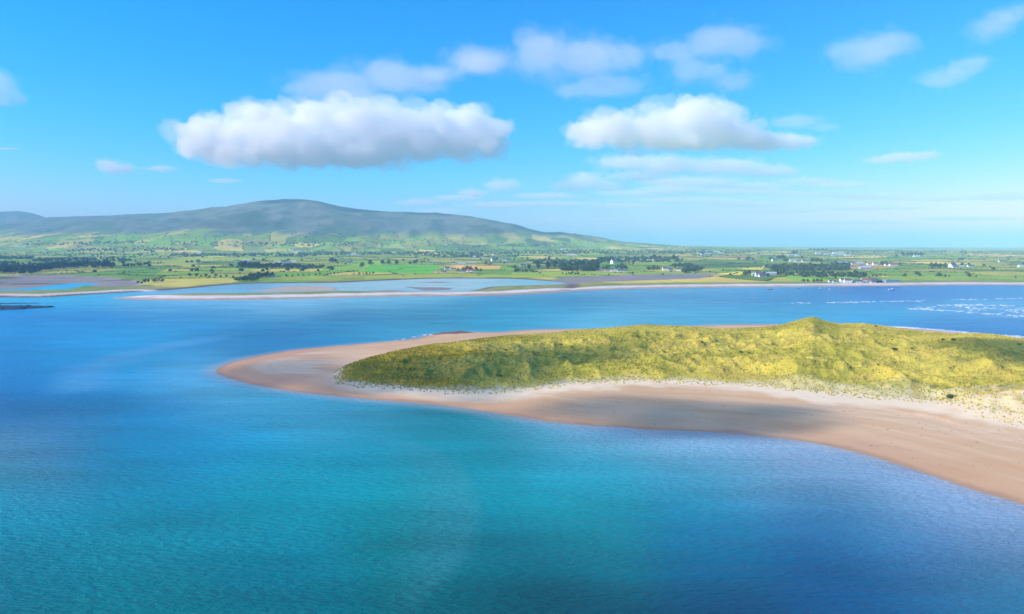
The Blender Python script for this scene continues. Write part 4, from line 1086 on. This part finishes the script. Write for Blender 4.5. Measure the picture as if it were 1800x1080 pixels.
p0 = np.stack([bx - np.cos(ang) * wid, by - np.sin(ang) * wid, bz], -1); p1 = np.stack([bx + np.cos(ang) * wid, by + np.sin(ang) * wid, bz], -1)
p2 = np.stack([bx + lean[..., 0] * hgt, by + lean[..., 1] * hgt, bz + hgt], -1)
tv = np.stack([p0, p1, p2], 2).reshape(-1, 3)
gm = fbm(tx / 45, ty / 30, 61, 5); hm = ridged(tx / 21, ty / 17, 19, 3)
tc_ = lerp(np.broadcast_to(C(.39, .345, .045), (n, 3)), C(.57, .46, .078), sstep(.36, .60, gm * .75 + hm * .28))
tc_ = lerp(tc_, C(.31, .225, .012), sstep(.03, -.16, tu + (gm - .5) * .25) * .7)
tc_ = lerp(tc_, C(.50, .38, .12), (rng.random(n) < .18) * 0.8)
tcol = np.repeat(tc_ * rng.uniform(.88, 1.12, (n, 1)), per * 3, 0)
M_marram, nt, b = new_mat('marram_blades', 0.8, 0.15)
nt.links.new(attr(nt, 'Col'), b.inputs['Base Color'])
obj('marram_grass', np_mesh('marram_grass', tv, None, M_marram, {'Col': tcol}, smooth=False, tris=np.arange(len(tv)).reshape(-1, 3)), kind='stuff', label='tussocks of marram grass covering the dunes')

# ------------------------------------------------------------------ rocks and surf
M_rock = plain('wet_dark_rock', (.028, .030, .034), 0.55, 0.4, 0.5, 0.3)
M_weed = plain('seaweed_rock', (.20, .105, .055), 0.7, 0.3, 0.5, 0.4)
def reef(name, label, outline, h, mat, res, seed, z0=-0.4):
    pl = [tuple(p) for p in smooth_line(world_line(outline + [outline[0]]), 3)][:-1]
    xs = [p[0] for p in pl]; ys = [p[1] for p in pl]
    gx = np.arange(min(xs) - 4, max(xs) + 4, res); gy = np.arange(min(ys) - 4, max(ys) + 4, res * 1.4)
    GX, GY = np.meshgrid(gx, gy, indexing='ij')
    dd = sdf(GX, GY, pl)
    GZ = z0 + np.clip(dd, -6, 12) / 12 * h * .7 + (fbm(GX / 7, GY / 7, seed, 4) - .42) * h * 1.5 * sstep(-6, 4, dd)
    q_ = grid_quads(len(gx), len(gy)); q_ = q_[(GZ.ravel()[q_] > -.5).any(1)]
    v_, q_, _ = compact(np.stack([GX, GY, GZ], -1).reshape(-1, 3), q_, {})
    return obj(name, np_mesh(name, v_, q_, mat, smooth=False), label=label, category='rocks')
reef('rock_reef', 'long low black rock reef lying in the water off the left shore', [(-200, 549), (-60, 547), (0, 545.5), (25, 545), (60, 542.8), (92, 540.5), (98, 540), (80, 538.8), (40, 538), (0, 537.5), (-80, 537)], 2.4, M_rock, 1.6, 301)
reef('rock_ledge', 'thin line of black rocks just behind the long reef', [(-30, 535.5), (20, 534.5), (68, 533.5), (66, 532.6), (20, 533), (-30, 534)], 1.5, M_rock, 1.8, 303)
reef('weedy_rocks', 'brown seaweed covered rocks at the back shore of the island', [(765, 588.5), (790, 589.5), (828, 586.5), (838, 584), (815, 582.5), (775, 584.5)], 1.3, M_weed, 0.9, 305, 0.0)

M_foam = plain('sea_foam', (.60, .66, .70), 0.6, 0.2, 0.35, 0.05)
fv_l, ff_l, fn = [], [], 0
def foam(px, py, wpx, dpx):
    """one breaking crest: a low ragged ridge of foam"""
    global fn
    c_ = flat(px, py); e_ = flat(px + wpx / 2, py + random.uniform(-.15, .15)); dpt = abs(flat(px, py - dpx)[1] - c_[1])
    L = e_ - c_; m_ = 7
    rows = []
    for i in range(m_):
        t = -1 + 2 * i / (m_ - 1)
        o_ = (1 - t * t) ** .5 * dpt * random.uniform(.5, 1.0) + .05
        cx_ = c_ + L * t + np.array((0, random.uniform(-.3, .3) * dpt))
        h_ = .12 + .45 * (1 - t * t) * random.uniform(.4, 1)
        rows += [(cx_[0], cx_[1] - o_, .02), (cx_[0], cx_[1], h_), (cx_[0], cx_[1] + o_, .02)]
    fv_l.append(np.array(rows))
    f_ = [(i * 3 + j, i * 3 + 3 + j, i * 3 + 4 + j, i * 3 + 1 + j) for i in range(m_ - 1) for j in range(2)]
    ff_l.append(np.array(f_) + fn); fn += len(rows)
def foam_line(pts, n, w=(2, 8), d=(.15, .5), j=.5):
    P_ = smooth_line(pts, 6)
    for i in range(n):
        p = P_[random.randrange(len(P_))]
        foam(p[0] + random.uniform(-15, 15), p[1] + random.gauss(0, j), random.uniform(*w), random.uniform(*d))
foam_line([(1400, 533.6), (1470, 532.2), (1530, 531), (1600, 529.5), (1700, 527), (1800, 525)], 80, (3, 13), (.02, .07), .45)
foam_line([(1612, 543), (1640, 538.5), (1680, 537), (1720, 536.5), (1780, 538)], 70, (3, 12), (.04, .16), .5)
foam_line([(1612, 543), (1650, 546), (1700, 549), (1750, 553), (1800, 556.5)], 90, (3, 12), (.04, .16), .6)
foam_line([(1690, 540), (1740, 543), (1800, 546)], 90, (2, 10), (.03, .12), 2.6)
foam_line([(1560, 574.6), (1620, 578.6), (1700, 585.4), (1800, 593.2)], 140, (6, 20), (.08, .2), .2)
foam_line([(700, 598.5), (735, 594), (752, 589)], 14, (2, 5), (.08, .2), .3)
obj('surf_foam', np_mesh('surf_foam', np.concatenate(fv_l), np.concatenate(ff_l), M_foam), kind='stuff', label='white breaking wave crests over the sandbar')

# ------------------------------------------------------------------ boats
M_hullw = plain('white_hull', (.80, .80, .78), 0.4, 0.5, 0.04); M_hullr = plain('red_hull', (.50, .07, .05), 0.45, 0.5, 0.08); M_hullb = plain('grey_blue_hull', (.14, .20, .28), 0.5, 0.4, 0.1)
M_deck = plain('boat_deck', (.35, .33, .30), 0.7, 0.3, 0.1); M_metal = plain('mast_metal', (.5, .5, .5), 0.4, 0.5, 0.05)
def boat(px, py, L, hull_m, label, cabin=True, rot=0.0, mast=True):
    p = flat(px, py)
    root = obj('boat', None, label=label, category='boat')
    root.location = (p[0], p[1], 0); root.rotation_euler = (0, 0, R(rot))
    B = L * .17; D = L * .10
    st = np.linspace(-1, 1, 13); vs = []
    for t in st:
        bw = B * (1 - max(0, t) ** 2.4) * (0.88 if t < -.9 else 1); sheer = D * (1 + .55 * max(0, t) ** 2)
        x = t * L / 2
        vs += [(x, -bw, sheer), (x * .97, -bw * .75, -.1 * D), (x * .94, 0, -.45 * D), (x * .97, bw * .75, -.1 * D), (x, bw, sheer)]
    fs = [(i * 5 + j, i * 5 + j + 1, i * 5 + j + 6, i * 5 + j + 5) for i in range(12) for j in range(4)]
    me = bpy.data.meshes.new('hull'); me.from_pydata(vs, [], fs + [(0, 4, 3, 2, 1)]); me.materials.append(hull_m); me.update(); obj('hull', me, root)
    dk = [(v_[0] * .97, v_[1] * .93, v_[2] - .12 * D) for v_ in vs if abs(v_[1]) > -1 and v_ in (vs[0::5] + vs[4::5])]
    L_, R_ = vs[0::5], vs[4::5]
    dv = [(a_[0] * .98, a_[1] * .94, a_[2] - .15 * D) for a_ in L_] + [(a_[0] * .98, a_[1] * .94, a_[2] - .15 * D) for a_ in R_]
    me = bpy.data.meshes.new('deck'); me.from_pydata(dv, [], [(i, i + 1, 14 + i, 13 + i) for i in range(12)]); me.materials.append(M_deck); me.update(); obj('deck', me, root)
    if cabin:
        x0, x1, zz = -.05 * L, .24 * L, D * .85
        cb = np.array([(x0, -B * .6, zz), (x1, -B * .5, zz), (x1, B * .5, zz), (x0, B * .6, zz), (x0, -B * .55, zz + .14 * L), (x1 - .05 * L, -B * .45, zz + .14 * L), (x1 - .05 * L, B * .45, zz + .14 * L), (x0, B * .55, zz + .14 * L)])
        f_ = np.array([(0, 1, 5, 4), (1, 2, 6, 5), (2, 3, 7, 6), (3, 0, 4, 7), (4, 5, 6, 7)])
        cab = obj('cabin', np_mesh('cabin', cb, f_, M_hullw, smooth=False), root)
        obj('window', np_mesh('window', *box_vf(x0 + .03 * L, x1 - .07 * L, -B * .62, B * .62, zz + .075 * L, zz + .115 * L), M_glass, smooth=False), cab)
    else:
        for x in (-.2 * L, .1 * L): obj('thwart', np_mesh('thwart', *box_vf(x - .03 * L, x + .03 * L, -B * .8, B * .8, D * .86, D * .93), M_deck, smooth=False), root)
    if mast:
        obj('mast', np_mesh('mast', *tube((-.08 * L, 0, D * .5), (-.08 * L, 0, D + .34 * L), .012 * L, .006 * L), M_metal), root)
boat(1353.5, 508.8, 9.5, M_hullr, 'small red hulled fishing boat with white cabin moored off the far beach', True, 8)
boat(1404, 507.6, 7.5, M_hullb, 'low grey blue open boat moored off the far beach', False, -4, False)
boat(1442.5, 507.6, 7.5, M_hullw, 'small white cabin boat moored beside a buoy', True, 12, False)
boat(1568, 509.8, 13.0, M_hullw, 'larger white motor cruiser moored off the far beach', True, 5)
bpt = flat(1458, 509.2)
by_ = obj('mooring_buoy', None, label='small white round mooring buoy beside the white cabin boat', category='buoy'); by_.location = (bpt[0], bpt[1], 0)
obj('float', np_mesh('float', ICO_V * (.9, .9, .8) + (0, 0, .25), None, M_hullw, tris=ICO_F), by_); obj('staff', np_mesh('staff', *tube((0, 0, .8), (0, 0, 1.9), .07, .05), M_metal), by_)
print('TREES', n_tree, 'HOUSES', n_house, 'MARRAM', n, 'HEDGE', len(hp), 'WOOD', len(wp))
